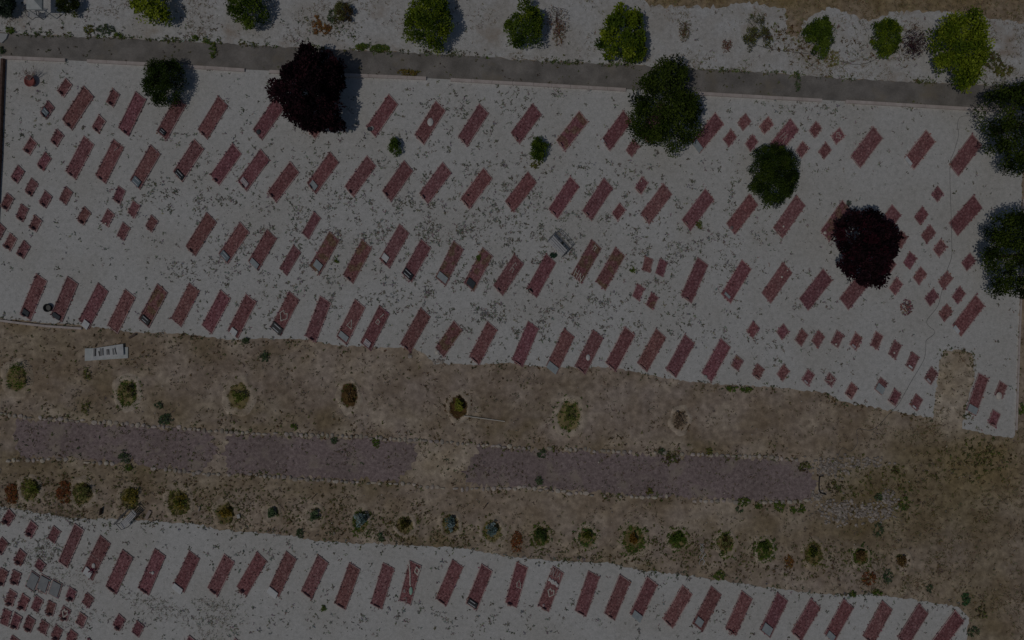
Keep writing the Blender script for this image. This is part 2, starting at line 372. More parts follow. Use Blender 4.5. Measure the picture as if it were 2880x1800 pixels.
def grave(T, L, wpx, long, feats, label, group):
    (vx, vy), (nx_, ny_) = footprint(T, L, wpx)
    rng = random.Random(int(T[0] * 7 + T[1] * 13))
    def uv(u, v, z=0.0):
        return W(L[0] + vx * u + nx_ * v, L[1] + vy * u + ny_ * v, z)
    q = [uv(0, 0), uv(1, 0), uv(1, 1), uv(0, 1)]
    FOOT.append([(p.x, p.y) for p in (uv(-.04, -.08), uv(1.04, -.08), uv(1.04, 1.08), uv(-.04, 1.08))])
    root = empty("grave", uv(.5, .5), label, "grave", group)
    Lm = (uv(1, 0) - uv(0, 0)).length; Wm = (uv(0, 1) - uv(0, 0)).length
    kt = .045; ku = kt / Lm; kv = kt / Wm
    kh = rng.uniform(.045, .07) if 'low' not in feats else .03
    tint = rng.choice([(1, 1, 1), (.9, .85, .85), (1.15, 1.12, 1.1), (.8, .72, .72)])
    k = MB()
    k.col = tint
    def quad(u0, v0, u1, v1, z0, z1, mb=k, col=None):
        mb.prism([uv(u0, v0), uv(u0, v1), uv(u1, v1), uv(u1, v0)], z0, z1, col)
    quad(0, 0, 1, kv, 0, kh); quad(0, 1 - kv, 1, 1, 0, kh)
    quad(0, kv, ku, 1 - kv, 0, kh - .004); quad(1 - ku, kv, 1, 1 - kv, 0, kh - .004)
    if 'split' in feats: quad(.48, kv, .48 + ku, 1 - kv, 0, kh - .004)
    k.build("kerb", M['grave_kerb'], root)
    # gravel bed: uneven surface inside the kerb, spilling over it here and there
    b = MB()
    nu, nv = (26, 10) if long else (14, 10)
    tone = rng.uniform(.88, 1.08)
    if 'grey' in feats: base = (1.0, 2.3, 2.2)
    else: base = (tone, tone * rng.uniform(.95, 1.1), tone * rng.uniform(.95, 1.08))
    e = .9 * (rng.random() < .5)
    for i in range(nu + 1):
        for j in range(nv + 1):
            u = ku * .7 + (1 - 1.4 * ku) * i / nu; v = kv * .7 + (1 - 1.4 * kv) * j / nv
            p = uv(u, v)
            n1 = noise.noise((p.x * 2.2, p.y * 2.2, 1.0)); n2 = noise.noise((p.x * 7, p.y * 7, 4.0))
            z = .022 + .014 * math.sin(math.pi * u) * math.sin(math.pi * v) + .010 * n1 + .010 * n2
            b.v.append((p.x, p.y, max(z, .013)))
            c = base
            if 'weedy' in feats and n1 > .05: c = (base[0] * .8, base[1] * 1.05, base[2] * .72)
            if n1 < -.32: c = tuple(k_ * .86 for k_ in c)
            b.c.append(c)
    b.f = [(i * (nv + 1) + j, i * (nv + 1) + j + 1, (i + 1) * (nv + 1) + j + 1, (i + 1) * (nv + 1) + j) for i in range(nu) for j in range(nv)]
    for _ in range(26 if long else 12):         # stones strewn over and just past the kerb
        u = rng.random(); v = rng.choice((0, 1)) + rng.gauss(0, .03)
        if rng.random() < .3: u, v = rng.choice((0, 1)) + rng.gauss(0, .015), rng.random()
        p = uv(u, v, .05 if -.01 < v < 1.01 else .015); r = rng.uniform(.02, .045)
        b.blob((p.x, p.y, p.z + (.05 if 0 < v < kv or 1 - kv < v < 1 else 0)), r, r, r * .7, rng=rng, seg=5, col=tuple(k_ * rng.uniform(.7, 1.4) for k_ in base))
    for _ in range(60 if long else 26):
        p = uv(rng.uniform(ku, 1 - ku), rng.uniform(kv, 1 - kv), .05); r = rng.uniform(.015, .035)
        f_ = rng.choice((.5, .7, 1.3, 1.7))
        b.blob((p.x, p.y, p.z), r, r, r * .6, rng=rng, seg=5, col=tuple(k_ * f_ for k_ in base))
    b.build("gravel_bed", M['red_gravel'], root)
    # name plates lying on the bed
    plates = {'pd': ('granite', (1, 1, 1)), 'pw': ('marble', (1.12, 1.12, 1.12)), 'pg': ('marble', (.62, .68, .70)), 'pg2': ('marble', (.44, .46, .48)), 'pb': ('marble', (.34, .42, .47)), 'pp': ('marble', (.95, .82, .84)), 'dk': ('granite', (2.2, 2.3, 2.3))}
    has = False
    for ft in feats:
        if isinstance(ft, tuple) and ft[0] in plates:
            has = True
            code, u, v, du, dv = ft
            mt, col = plates[code]
            m = MB(); z0 = .045; z1 = .105
            tz = rng.uniform(-.03, .05)
            quad(u - du / 2, v - dv / 2, u + du / 2, v + dv / 2, z0, z1, m, col)
            pl = m.build("plaque", M[mt], root)
            ln = MB(); lc = (.62, .64, .66) if mt == 'granite' or code == 'pb' else (.30, .31, .33)
            kx = 2 if code in ('pd', 'pb', 'pp') else 2
            for i in range(kx):
                uu = u - du * .28 + du * .56 * i / (kx - 1)
                a = rng.uniform(.30, .38)
                quad(uu - du * .06, v - dv * a, uu + du * .06, v + dv * a * rng.uniform(.6, 1), z1, z1 + .004, ln, lc)
            if code in ('pd', 'pb', 'pp'): ln.build("inscription", M['paint'], pl)
    if 'm' in feats:                            # little upright stone at the foot
        m = MB(); vv = rng.uniform(.34, .55) if long else rng.uniform(.4, .6)
        ww = .22 / Wm; hh = rng.uniform(.17, .26)
        quad(.0 + ku * .2, vv - ww / 2, .0 + ku * 1.4, vv + ww / 2, .0, hh, m)
        m.build("marker", M['marker_stone'], root)
    if 'M' in feats:                            # wider leaning board
        m = MB(); quad(.012, .26, .012 + ku * .8, .74, 0, .15, m); m.build("marker", M['marker_stone'], root)
    # drawings laid out in pale stones: strokes in (u, v)
    for ft in feats:
        if isinstance(ft, tuple) and ft[0] == 'draw':
            m = MB()
            for line in ft[1]:
                pts = [uv(u, v) for u, v in line]
                for a, c in zip(pts, pts[1:]):
                    n = max(1, int((c - a).length / .05))
                    for i in range(n + 1):
                        p = a.lerp(c, i / n); r = ft[2] * 1.5 * rng.uniform(.8, 1.15)
                        m.blob((p.x + rng.gauss(0, .004), p.y + rng.gauss(0, .004), .055), r, r, r * .8, rng=rng, seg=6, col=ft[3])
            m.build("stone_drawing", M['white_stone'], root)
        if isinstance(ft, tuple) and ft[0] == 'disc':
            _, u, v, rr, ry, col = ft
            m = MB(); p = uv(u, v, .045)
            m.lathe(p, [(rr * .9, 0), (rr, .015), (rr * .93, .035), (0.001, .045)], 14, ry, col)
            m.build("stone_oval", M['white_stone'], root, True)
        if isinstance(ft, tuple) and ft[0] == 'pot':
            p = uv(ft[1], ft[2], 0)
            m = MB(); m.lathe(p, [(.07, 0), (.11, .17), (.125, .17), (.125, .20), (.09, .20), (.08, .15), (.001, .14)], 12, 1, ft[3]); m.build("flower_pot", M['paint'], root, True)
        if isinstance(ft, tuple) and ft[0] == 'flowers':
            p = uv(ft[1], ft[2], .08); m = MB()
            for _ in range(60):
                d = Vector((rng.gauss(0, 1), rng.gauss(0, 1), abs(rng.gauss(0, 1)))).normalized()
                u_ = d.cross(Vector((rng.random(), rng.random(), .3))).normalized()
                m.leaf(p + d * .07 + Vector((rng.gauss(0, .05), rng.gauss(0, .05), 0)), d, u_, .07, .05, rng.choice(ft[3]))
            m.build("flowers", M['leaf'], root)
    return root

WH = (1, 1, 1); CR = (1, .95, .88); PK = (.82, .70, .68)
heart = lambda u, v, s, t: [[(u - s, v), (u + s * .2, v - t), (u + s, v - t * .55), (u + s * .6, v), (u + s, v + t * .55), (u + s * .2, v + t), (u - s, v)]]
ROWS = {}
def G(row, tile, tx, ty, lx, ly, *feats, w=None):
    ROWS.setdefault(row, []).append((cv(tile, tx, ty), cv(tile, lx, ly), w, feats))

r = "top"
G(r, A1, 795, 810, 588, 1130, 'm', w=38); G(r, A1, 1285, 862, 1118, 1210, 'm')
G(r, A1, 1665, 905, 1480, 1240, ('pd', .10, .45, .10, .5)); G(r, A1, 2065, 905, 1868, 1225, 'm')
G(r, A2, 180, 925, -30, 1225, ('disc', .08, .45, .13, 1.15, (.12, .13, .15))); G(r, A2, 682, 905, 470, 1215, 'm')
G(r, A2, 1255, 885, 1040, 1200, ('pot', .03, .35, (.10, .11, .12)), ('disc', .09, .42, .11, 1.2, CR)); G(r, A2, 1700, 950, 1495, 1275, 'M', ('disc', .52, .5, .17, 1.4, WH))
G(r, A2, 2110, 975, 1905, 1290, 'm'); G(r, A3, 195, 975, -15, 1255, 'm'); G(r, A3, 635, 1045, 415, 1325, 'm', 'weedy'); G(r, A3, 1050, 1040, 838, 1325, 'm', ('pw', .02, .25, .07, .45))
G(r, A3, 1400, 950, 1190, 1245, 'weedy'); G(r, A3, 1920, 1060, 1695, 1335, ('pg', .05, .55, .16, .75)); G(r, A4, 210, 1115, 10, 1360, ('draw', [[(.35, .3), (.6, .35)], [(.4, .5), (.62, .55)], [(.35, .7), (.55, .6)]], .018, PK))
G(r, A4, 990, 1190, 775, 1475, w=39); G(r, A4, 1490, 1225, 1285, 1490, ('pw', .02, .35, .09, .6), w=38); G(r, A4, 1925, 1260, 1705, 1555, w=38)
r = "second"
G(r, A1, 795, 1280, 620, 1617, 'm'); G(r, A1, 1075, 1310, 902, 1657, 'm', ('draw', [[(.8, .5), (.9, .6)]], .02, PK)); G(r, A1, 1425, 1365, 1230, 1702, ('pb', .09, .5, .16, .62))
G(r, A1, 1840, 1310, 1635, 1622, ('pd', .08, .55, .13, .75), 'm'); G(r, A1, 2200, 1350, 1985, 1652, 'm'); G(r, A1, 2464, 1405, 2245, 1707, ('pp', .12, .5, .12, .62), 'm')
G(r, B2, 325, 10, 108, 300, 'm'); G(r, B2, 700, -82, 480, 220, ('pg', .11, .5, .14, .55), 'm'); G(r, B2, 1050, -47, 835, 250, 'm'); G(r, B2, 1400, 0, 1190, 295, 'm'); G(r, B2, 1765, 15, 1540, 315, 'm')
G(r, B2, 2150, 70, 1930, 365, 'M', ('disc', .22, .3, .05, 1, (.06, .05, .05))); G(r, B3, 150, 105, -70, 390, 'm'); G(r, B3, 550, 150, 340, 460, 'm'); G(r, B3, 865, 165, 660, 480, 'm')
G(r, B3, 1430, 215, 1210, 505, 'm', 'low'); G(r, B3, 1825, 265, 1600, 565, 'm', 'low'); G(r, B3, 2240, 315, 2020, 600, ('disc', .05, .5, .09, 1.2, (.35, .3, .3)))
G(r, B4, 265, 325, 45, 640, ('disc', .22, .55, .05, 1.2, CR), 'm', 'low'); G(r, B4, 700, 375, 490, 670, 'weedy', ('disc', .06, .35, .09, 1, CR), 'low'); G(r, B4, 1170, 415, 950, 730, 'low'); G(r, B4, 1940, 325, 1703, 595, 'low', w=39)
r = "third"
G(r, B1, 1955, 490, 1755, 815, 'm'); G(r, B1, 2270, 580, 2065, 885, ('pb', .10, .5, .14, .7)); G(r, B1, 2524, 650, 2345, 955, ('pg', .08, .5, .14, .7))
G(r, B2, 695, 670, 503, 1000, ('pg', .17, .55, .17, .62), ('disc', .02, .75, .09, 1.2, CR), 'weedy'); G(r, B2, 1000, 745, 820, 1085, 'm', 'weedy'); G(r, B2, 1355, 600, 1165, 935, ('pw', .13, .35, .14, .5), 'm'); G(r, B2, 1560, 740, 1375, 1070, ('pd', .10, .45, .15, .8))
G(r, B2, 1865, 760, 1692, 1110, ('pg', .12, .5, .15, .8), 'weedy'); G(r, B2, 2140, 820, 1960, 1160, ('dk', .12, .5, .16, .62), 'weedy')
G(r, B2, 2440, 885, 2240, 1185, 'm', ('draw', [[(.6, .4), (.72, .4), (.72, .6), (.62, .62)], [(.75, .4), (.86, .45), (.84, .62)]], .02, PK))
G(r, B3, 320, 880, 135, 1215, 'm', ('disc', .03, .3, .12, 1, (.07, .10, .08)))
G(r, B3, 750, 745, 560, 1080, 'weedy', ('draw', [[(.03, .18), (.20, .14)], [(.03, .42), (.20, .36)], [(.115, .16), (.115, .4)], [(.02, .56), (.18, .56)], [(.18, .56), (.02, .84)], [(.02, .84), (.18, .84)], [(.82, .45), (.95, .45), (.93, .62), (.84, .6)]], .019, CR))
G(r, B3, 975, 815, 785, 1145, 'weedy', 'low'); G(r, B3, 1750, 915, 1590, 1280, 'm'); G(r, B3, 2170, 935, 1970, 1265, ('pg', .09, .45, .06, .5), 'low'); G(r, B4, 140, 960, -65, 1255, ('disc', .7, .55, .06, 1.1, CR), ('disc', .93, .6, .035, 1.1, CR), 'low')
G(r, B4, 520, 1020, 290, 1310, 'low', w=38); G(r, B4, 890, 1030, 670, 1305, 'low', w=38); G(r, B4, 1960, 1265, 1735, 1560, 'low', ('pw', .01, .4, .10, .5), w=37)
r = "fourth"
G(r, B1, 345, 1070, 190, 1445, ('dk', .09, .45, .12, .5), 'm'); G(r, B1, 640, 1095, 485, 1460, ('dk', .05, .45, .10, .6)); G(r, B1, 930, 1155, 745, 1512, ('pw', .04, .65, .16, .5)); G(r, B1, 1185, 1215, 1015, 1560)
G(r, B1, 1490, 1165, 1312, 1500, ('pd', .10, .5, .13, .7), 'weedy'); G(r, B1, 1790, 1155, 1615, 1495); G(r, B1, 2085, 1220, 1905, 1560); G(r, B1, 2325, 1260, 2150, 1605, ('pw', .07, .5, .14, .5))
G(r, B2, 315, 1235, 135, 1577, ('pd', .09, .5, .17, .9), ('draw', heart(.42, .5, .12, .32), .022, CR)); G(r, B2, 605, 1280, 460, 1662, 'm'); G(r, B2, 935, 1310, 758, 1667, ('pg', .12, .5, .13, .75), ('draw', [[(.38, .35), (.38, .75), (.55, .5), (.38, .35)]], .02, CR))
G(r, B2, 1165, 1370, 985, 1722, ('pp', .10, .5, .13, .5), ('draw', [[(.62, .35), (.62, .6), (.70, .6), (.72, .4), (.62, .35)], [(.8, .5), (.9, .6)]], .02, CR)); G(r, B2, 1555, 1390, 1362, 1732, 'm')
G(r, C2, 1870, 0, 1690, 260, 'weedy', ('disc', -.04, .35, .12, 1, CR), w=34); G(r, C2, 2185, 5, 2010, 345, 'M'); G(r, C3, 150, 5, -5, 375, 'M'); G(r, C3, 490, 75, 320, 430, ('pg', .06, .5, .17, .85)); G(r, C3, 765, 85, 590, 435, 'M', ('disc', .38, .6, .12, 1.5, WH))
G(r, C3, 1065, 55, 880, 405, 'M'); G(r, C3, 1360, 75, 1178, 405, 'M'); G(r, C3, 1630, 130, 1450, 460, 'M'); G(r, C3, 1970, 165, 1785, 500, ('disc', .0, .4, .11, 1, (.7, .72, .7))); G(r, C4, 1985, 495, 1865, 850, ('pg', .10, .5, .17, .8), w=32)
r = "bottom"
G(r, D1, 710, 405, 552, 765, w=31); G(r, D1, 950, 515, 775, 865, 'split', ('pw', .10, .45, .17, .62), ('disc', .31, .6, .10, 1.6, WH), ('flowers', .2, .66, ((.4, .02, .12), (.25, .01, .06), (.5, .25, .35))))
G(r, D1, 1160, 650, 1000, 1000, 'M'); G(r, D1, 1465, 640, 1305, 1015, 'M', ('disc', .5, .6, .08, 1.2, WH), ('disc', .47, .42, .04, 1, WH)); G(r, D1, 1790, 660, 1640, 985, ('pw', -.01, .42, .15, .8)); G(r, D1, 2120, 690, 1958, 1015, 'M'); G(r, D1, 2430, 670, 2235, 1005, 'm')
G(r, D2, 285, 665, 115, 1025, ('pw', .0, .42, .15, .8)); G(r, D2, 585, 700, 425, 1045, 'M'); G(r, D2, 880, 775, 740, 1160, 'M'); G(r, D2, 1200, 775, 1080, 1165, 'M')
G(r, D2, 1450, 755, 1350, 1130, ('draw', [[(.95, .04), (.72, .3), (.45, .55)], [(.80, .62), (.92, .68), (.88, .92), (.76, .9), (.80, .62)], [(.86, .98), (.93, .98)]], .03, CR), ('draw', [[(.30, .22), (.24, .32), (.22, .15), (.30, .22)], [(.08, .3), (.12, .5), (.05, .6), (.02, .4)]], .02, PK), ('disc', .33, .72, .10, 2.4, (.55, .85, .72)))
G(r, D2, 1855, 745, 1695, 1115, 'M'); G(r, D2, 2130, 785, 1980, 1160, ('pd', .09, .5, .13, .78)); G(r, D3, 40, 770, -69, 1155, 'm', ('draw', [[(.47, .55), (.47, .85), (.56, .8), (.63, .62), (.56, .5), (.47, .55)]], .02, CR))
G(r, D3, 385, 805, 240, 1180, 'm', ('disc', .08, .42, .07, 1.2, (.8, .62, .66)), ('draw', [[(.80, .12), (.95, .12), (.80, .3), (.95, .3)], [(.96, .5), (.80, .5), (.79, .4)], [(.80, .62), (.94, .72), (.80, .84)], [(.86, .66), (.86, .8)]], .019, PK), ('draw', [[(.66, .12), (.70, .4), (.66, .6), (.68, .85)], [(.70, .15), (.64, .45), (.71, .65), (.64, .85)]], .045, WH), ('draw', heart(.42, .6, .09, .26), .024, CR))
G(r, D3, 720, 850, 590, 1230, 'M'); G(r, D3, 1015, 885, 865, 1255, 'm', ('disc', .07, .4, .08, 1, (.6, .35, .33))); G(r, D3, 1275, 905, 1110, 1255, ('pg', .06, .6, .17, .75)); G(r, D3, 1610, 985, 1420, 1310, 'M'); G(r, D3, 1880, 995, 1700, 1350, ('pg', .14, .42, .17, .55))
G(r, D3, 2170, 1040, 2010, 1395, 'M', ('flowers', .01, .55, ((.45, .01, .05), (.35, .02, .03), (.7, .7, .6)))); G(r, D3, 2505, 1055, 2335, 1410, ('pg', .13, .5, .2, .7)); G(r, D4, 400, 1110, 215, 1430, 'M'); G(r, D4, 710, 1115, 525, 1450, ('pg', .08, .5, .15, .6)); G(r, D4, 1075, 1130, 890, 1470, 'm'); G(r, D4, 1420, 1160, 1218, 1480); G(r, D4, 1765, 1220, 1545, 1512, ('disc', .04, .4, .09, 1, CR))

SMALL = {}
def S(cl, tile, tx, ty, lx, ly, *feats, w=25):
    SMALL.setdefault(cl, []).append((cv(tile, tx, ty), cv(tile, lx, ly), w, feats))
c = "upper left"
for a in [(A1, 625, 735, 545, 855, 'm'), (A1, 460, 948, 382, 1060, ('pb', .3, .5, .35, .7), 'm'), (A1, 1068, 835, 1005, 960, 'm'), (A1, 940, 1082, 870, 1200, 'm'), (A1, 545, 1215, 478, 1325, 'm'), (A1, 292, 1290, 222, 1405, 'm'), (A1, 430, 1430, 350, 1552, 'm'),
          (B1, 175, 45, 105, 160, 'm'), (B1, 300, 165, 235, 285, 'm'), (B1, 72, 305, 8, 425, 'm'), (B1, 430, 285, 370, 400, 'm'), (B1, 625, 245, 560, 370), (B1, 205, 410, 150, 535, 'm'), (B1, 335, 515, 278, 625, 'm'), (B1, -5, 585, -70, 700, 'm'), (B1, 98, 685, 35, 805, 'm'), (B1, 228, 755, 160, 875, 'm'),
          (B1, 800, 435, 728, 555, 'm'), (B1, 1120, 240, 1065, 370, 'm'), (B1, 1260, 380, 1205, 500), (B1, 1020, 455, 955, 580, ('disc', .12, .6, .05, 1, CR)), (B1, 1165, 585, 1105, 710), (B1, 1435, 515, 1372, 625)]: S(c, *a)
c = "middle"
S(c, B2, 550, 485, 432, 690, w=25); S(c, B2, 355, 800, 220, 1025, ('disc', .02, .4, .06, 1, CR), w=28)
S(c, B3, 1225, 150, 1155, 265, 'm', ('disc', .7, .25, .04, 1, CR)); S(c, B3, 1015, 400, 938, 505); S(c, B3, 1255, 905, 1225, 1040, 'low'); S(c, B3, 1395, 925, 1350, 1070, 'low'); S(c, B3, 1185, 1160, 1130, 1285, 'low'); S(c, B3, 1315, 1245, 1260, 1370, 'low', 'weedy')
c = "upper right"
for a in [(A3, 1145, 1310, 1070, 1420), (A3, 2205, 1068, 2125, 1160), (A3, 2068, 1218, 1990, 1315), (A3, 2270, 1265, 2195, 1360), (A3, 2420, 1095, 2330, 1190), (A4, 450, 1140, 380, 1235), (A4, 325, 1330, 255, 1425), (A4, 675, 1200, 590, 1285, ('draw', heart(.5, .5, .2, .3), .02, PK)), (A4, 545, 1340, 470, 1430)]: S(c, *a)
c = "right hand"
for a in [(1255, 660, 1185, 770), (1150, 910, 1080, 1010), (1600, 240, 1537, 325), (1455, 435, 1375, 540), (1530, 605, 1440, 710), (1630, 740, 1552, 845), (1340, 860, 1272, 970), (1440, 1000, 1362, 1110), (1908, 870, 1820, 970), (1690, 1040, 1600, 1150), (1212, 1100, 1137, 1210), (1560, 1205, 1472, 1305), (1808, 1185, 1730, 1290), (1688, 1350, 1605, 1450)]: S(c, B4, *a, 'low', w=26)
c = "lower right"
pr = ('pp', .12, .5, .12, .45)
for a in [(C3, 2275, 5, 2210, 110, ('disc', .05, .4, .04, 1, CR)), (C4, 145, 30, 75, 110), (C4, 315, 75, 247, 185), (C4, 475, 90, 405, 195), (C4, 645, 90, 588, 215, ('disc', .15, .6, .06, 1, CR)), (C4, 825, 110, 762, 230, pr), (C4, 1015, 100, 960, 235), (C4, 1190, 185, 1130, 320, ('disc', .3, .55, .05, 1.3, CR)), (C4, 1355, 295, 1295, 430, ('pw', .12, .5, .1, .45)), (C4, 1540, 435, 1470, 550, pr),
          (C3, 2115, 325, 2065, 430, 'weedy'), (C3, 2315, 405, 2262, 510, 'm'), (C4, 145, 410, 75, 510), (C4, 375, 455, 312, 565, pr), (C4, 575, 490, 528, 570, ('draw', [[(.2, .2), (.5, .7), (.8, .3)], [(.3, .6), (.8, .8)]], .02, PK)), (C4, 785, 580, 720, 690, 'm'), (C4, 1060, 535, 1000, 650, ('pg', .3, .55, .5, .9)), (C4, 1190, 640, 1130, 760, 'm'), (C4, 1395, 690, 1335, 800, ('pw', .1, .5, .1, .4)),
          (C4, 2185, 570, 2135, 700, ('disc', .08, .5, .17, 1.2, CR)), (C4, 2120, 840, 2070, 970, 'm')]: S(c, *a)
c = "bottom left"
for a in [(90, 265, 20, 370, 'm'), (295, 375, 235, 490, 'm'), (510, 425, 450, 545), (22, 530, -45, 640, 'm'), (190, 640, 130, 755, 'm'), (370, 730, 325, 810, 'weedy'), (10, 820, -40, 960, 'm'), (130, 840, 95, 960, 'm'), (95, 1020, 45, 1150, 'm'), (215, 1065, 165, 1190, 'm'), (345, 1080, 290, 1205), (460, 1130, 425, 1250, 'm'), (600, 1180, 560, 1290, ('draw', heart(.5, .5, .3, .3), .03, CR), 'm'), (760, 1240, 715, 1345), (660, 1000, 618, 1100, 'm'), (825, 1055, 775, 1155),
          (40, 1205, 0, 1350), (140, 1245, 95, 1370, 'm'), (270, 1270, 220, 1390, 'm'), (400, 1310, 358, 1415), (530, 1360, 480, 1470, 'm'), (670, 1400, 625, 1500), (125, 1460, 80, 1560), (1125, 1255, 1065, 1365, 'm'), (1300, 1320, 1245, 1430), (1790, 1460, 1735, 1570), (840, 1485, 780, 1590), (2225, 1485, 2160, 1590),
          (305, 850, 240, 1000, 'grey', ('pg2', .55, .5, .8, .8)), (395, 880, 345, 1030, 'grey', ('pg2', .55, .5, .75, .8), ('disc', .12, .4, .05, 1, WH)), (505, 930, 460, 1070, 'grey', ('pg2', .5, .5, .85, .8))]: S(c, D1, *a, w=(30 if a[-1] != 'low' and 'grey' in a else 25))

def describe(feats):
    d = ""
    codes = [f[0] for f in feats if isinstance(f, tuple)]
    if 'split' in feats: d = " with plate and flowers"
    elif 'pd' in codes or 'dk' in codes: d = " with a dark plaque"
    elif 'pw' in codes: d = " with a white plate"
    elif 'pg' in codes: d = " with a grey plate"
    elif 'pb' in codes: d = " with a blue-grey plate"
    elif 'pp' in codes: d = " with a pinkish plate"
    elif 'flowers' in codes: d = " with red flowers"
    elif 'draw' in codes: d = " with pale stone figures"
    elif 'disc' in codes: d = " with a pale stone"
    return d
for row, items in ROWS.items():
    items.sort(key=lambda t: t[0][0] + t[1][0])
    for i, (T, L, wpx, feats) in enumerate(items):
        grave(T, L, wpx or 36, True, feats, "long red grave%s, %s from left in the %s row" % (describe(feats), ordinal(i), row), "long red gravel graves")
for cl, items in SMALL.items():
    items.sort(key=lambda t: t[0][0] + t[1][0])
    for i, (T, L, wpx, feats) in enumerate(items):
        colr = "small grey stone grave" if 'grey' in feats else "small red grave"
        grave(T, L, wpx, False, feats, "%s%s, %s from left in the %s cluster" % (colr, "" if 'grey' in feats else describe(feats), ordinal(i), cl), "small square graves")

def clear_of_graves(x, y):
    for f in FOOT:
        if abs(f[0][0] - x) < 3.2 and abs(f[0][1] - y) < 3.6 and inside((x, y), f): return False
    return True
# rounded heap of red gravel
m = MB(); c0 = W(2160 + 1308 / Z, 450 + 1390 / Z)
for _ in range(150):
    a = random.random() * 6.28; q = math.sqrt(random.random()) * .36
    rr = random.uniform(.02, .05)
    m.blob((c0.x + q * math.cos(a), c0.y + 1.25 * q * math.sin(a), .01 + .10 * (1 - q / .36)), rr, rr, rr, seg=5, col=tuple(k * random.uniform(.6, 1.3) for k in (1, 1.1, 1.1)))
tag(m.build("gravel_heap", M['red_gravel']), "round heap of red gravel ringed by leaves among the small graves", "gravel heap")

# ------------------------------------------------------------------ trees and shrubs
def lay_leaves(mb, c, r, n, size, col, rng, spiky=0.0, sy=1.0):
    for _ in range(n):
        d = Vector((rng.gauss(0, 1), rng.gauss(0, 1) * sy, rng.gauss(.25, .9))).normalized()
        q = r * (rng.random() ** .45)
        p = c + d * q
        t = Vector((rng.gauss(0, 1), rng.gauss(0, 1), rng.gauss(0, .6))).normalized()
        fd = (d * (.6 + spiky) + t * .8).normalized()
        u = fd.cross(Vector((rng.gauss(0, .5), rng.gauss(0, .5), 1))).normalized()
        f = rng.uniform(.75, 1.25)
        s = size * rng.uniform(.7, 1.35)
        mb.leaf(p, fd, u, s, s * rng.uniform(.45, .75), (col[0] * f, col[1] * f, col[2] * f))

def crown_pts(rng, rx, ry, rz, n, rough, fill):
    out = []
    ph = [rng.random() * 6.28 for _ in range(3)]
    for i in range(n):
        a = rng.random() * 6.283
        q = math.sqrt(rng.random())
        if rng.random() > fill: q = .55 + .45 * q
        k = 1 + rough * (.5 * math.sin(3 * a + ph[0]) + .35 * math.sin(5 * a + ph[1]) + .3 * math.sin(8 * a + ph[2]))
        x = rx * q * k * math.cos(a); y = ry * q * k * math.sin(a)
        zt = math.sqrt(max(0, 1 - q * q))
        z = rz * zt * rng.uniform(.35, 1.0) - rz * .35 * (1 - zt) * rng.random()
        out.append(Vector((x, y, z)))
    return out

def plant(name, x, y, rx, ry, h, cols, label, cat, group=None, n=70, leaf=.10, per=45, lobe=.28, rough=.22, fill=.75, spiky=0.0, seed=None, squash=.6, lean=True):
    """x, y, rx, ry: how the crown is seen on the survey; the stem is set back to where it grows"""
    rng = random.Random(seed if seed is not None else int(x * 3 + y))
    hc = h * .62
    k = (H - hc) / H
    c = W(x, y); base = Vector((c.x * k, c.y * k, 0)) if lean else Vector((c.x, c.y, 0))
    rx = rx / P * k; ry = ry / P * k
    root = empty(name, base, label, cat, group)
    mb = MB()
    R_ = (rx + ry) / 2
    tips = []
    for p in crown_pts(rng, rx * .86, ry * .86, h * (1 - squash * .62), n, rough, fill):
        q = base + Vector((p.x, p.y, h * squash * .62 + p.z * .98))
        q.z = max(q.z, .08)
        tips.append(q)
        col = rng.choice(cols)
        lr = lobe * R_ * rng.uniform(.55, 1.2)
        lay_leaves(mb, q, lr, int(per * 1.7 * rng.uniform(.6, 1.3)), leaf, col, rng, spiky)
    mb.build("crown", M['leaf'], root)
    t = MB()
    th = h * squash * .75
    t0 = max(.02, h * .022)
    t.tube([base + Vector((0, 0, -.02)), base + Vector((rng.uniform(-.03, .03), 0, th * .5)), base + Vector((0, 0, th))], t0 * 1.5, 8, r1=t0)
    for q in rng.sample(tips, min(len(tips), 9)):
        s0 = base + Vector((0, 0, th * rng.uniform(.35, .95)))
        mid = s0.lerp(q, .5) + Vector((0, 0, .04 * h))
        t.tube([s0, mid, q], t0 * .55, 5, r1=t0 * .15)
    t.build("trunk", M['bark'], root)
    return root

BG = [(.20, .26, .018), (.15, .21, .014), (.09, .14, .010), (.30, .36, .035)]
MG = [(.10, .155, .018), (.07, .115, .014), (.04, .075, .010), (.14, .20, .028)]
DG = [(.042, .068, .012), (.026, .048, .009), (.058, .092, .016), (.014, .026, .007)]
DF = [(.052, .080, .011), (.033, .055, .008), (.080, .115, .017), (.014, .025, .005)]
PU = [(.030, .013, .018), (.022, .010, .015), (.048, .018, .024), (.012, .007, .009)]
OL = [(.16, .17, .05), (.12, .12, .04), (.10, .07, .03), (.19, .20, .07)]
BL = [(.22, .30, .30), (.15, .21, .21), (.28, .36, .36), (.10, .15, .13)]

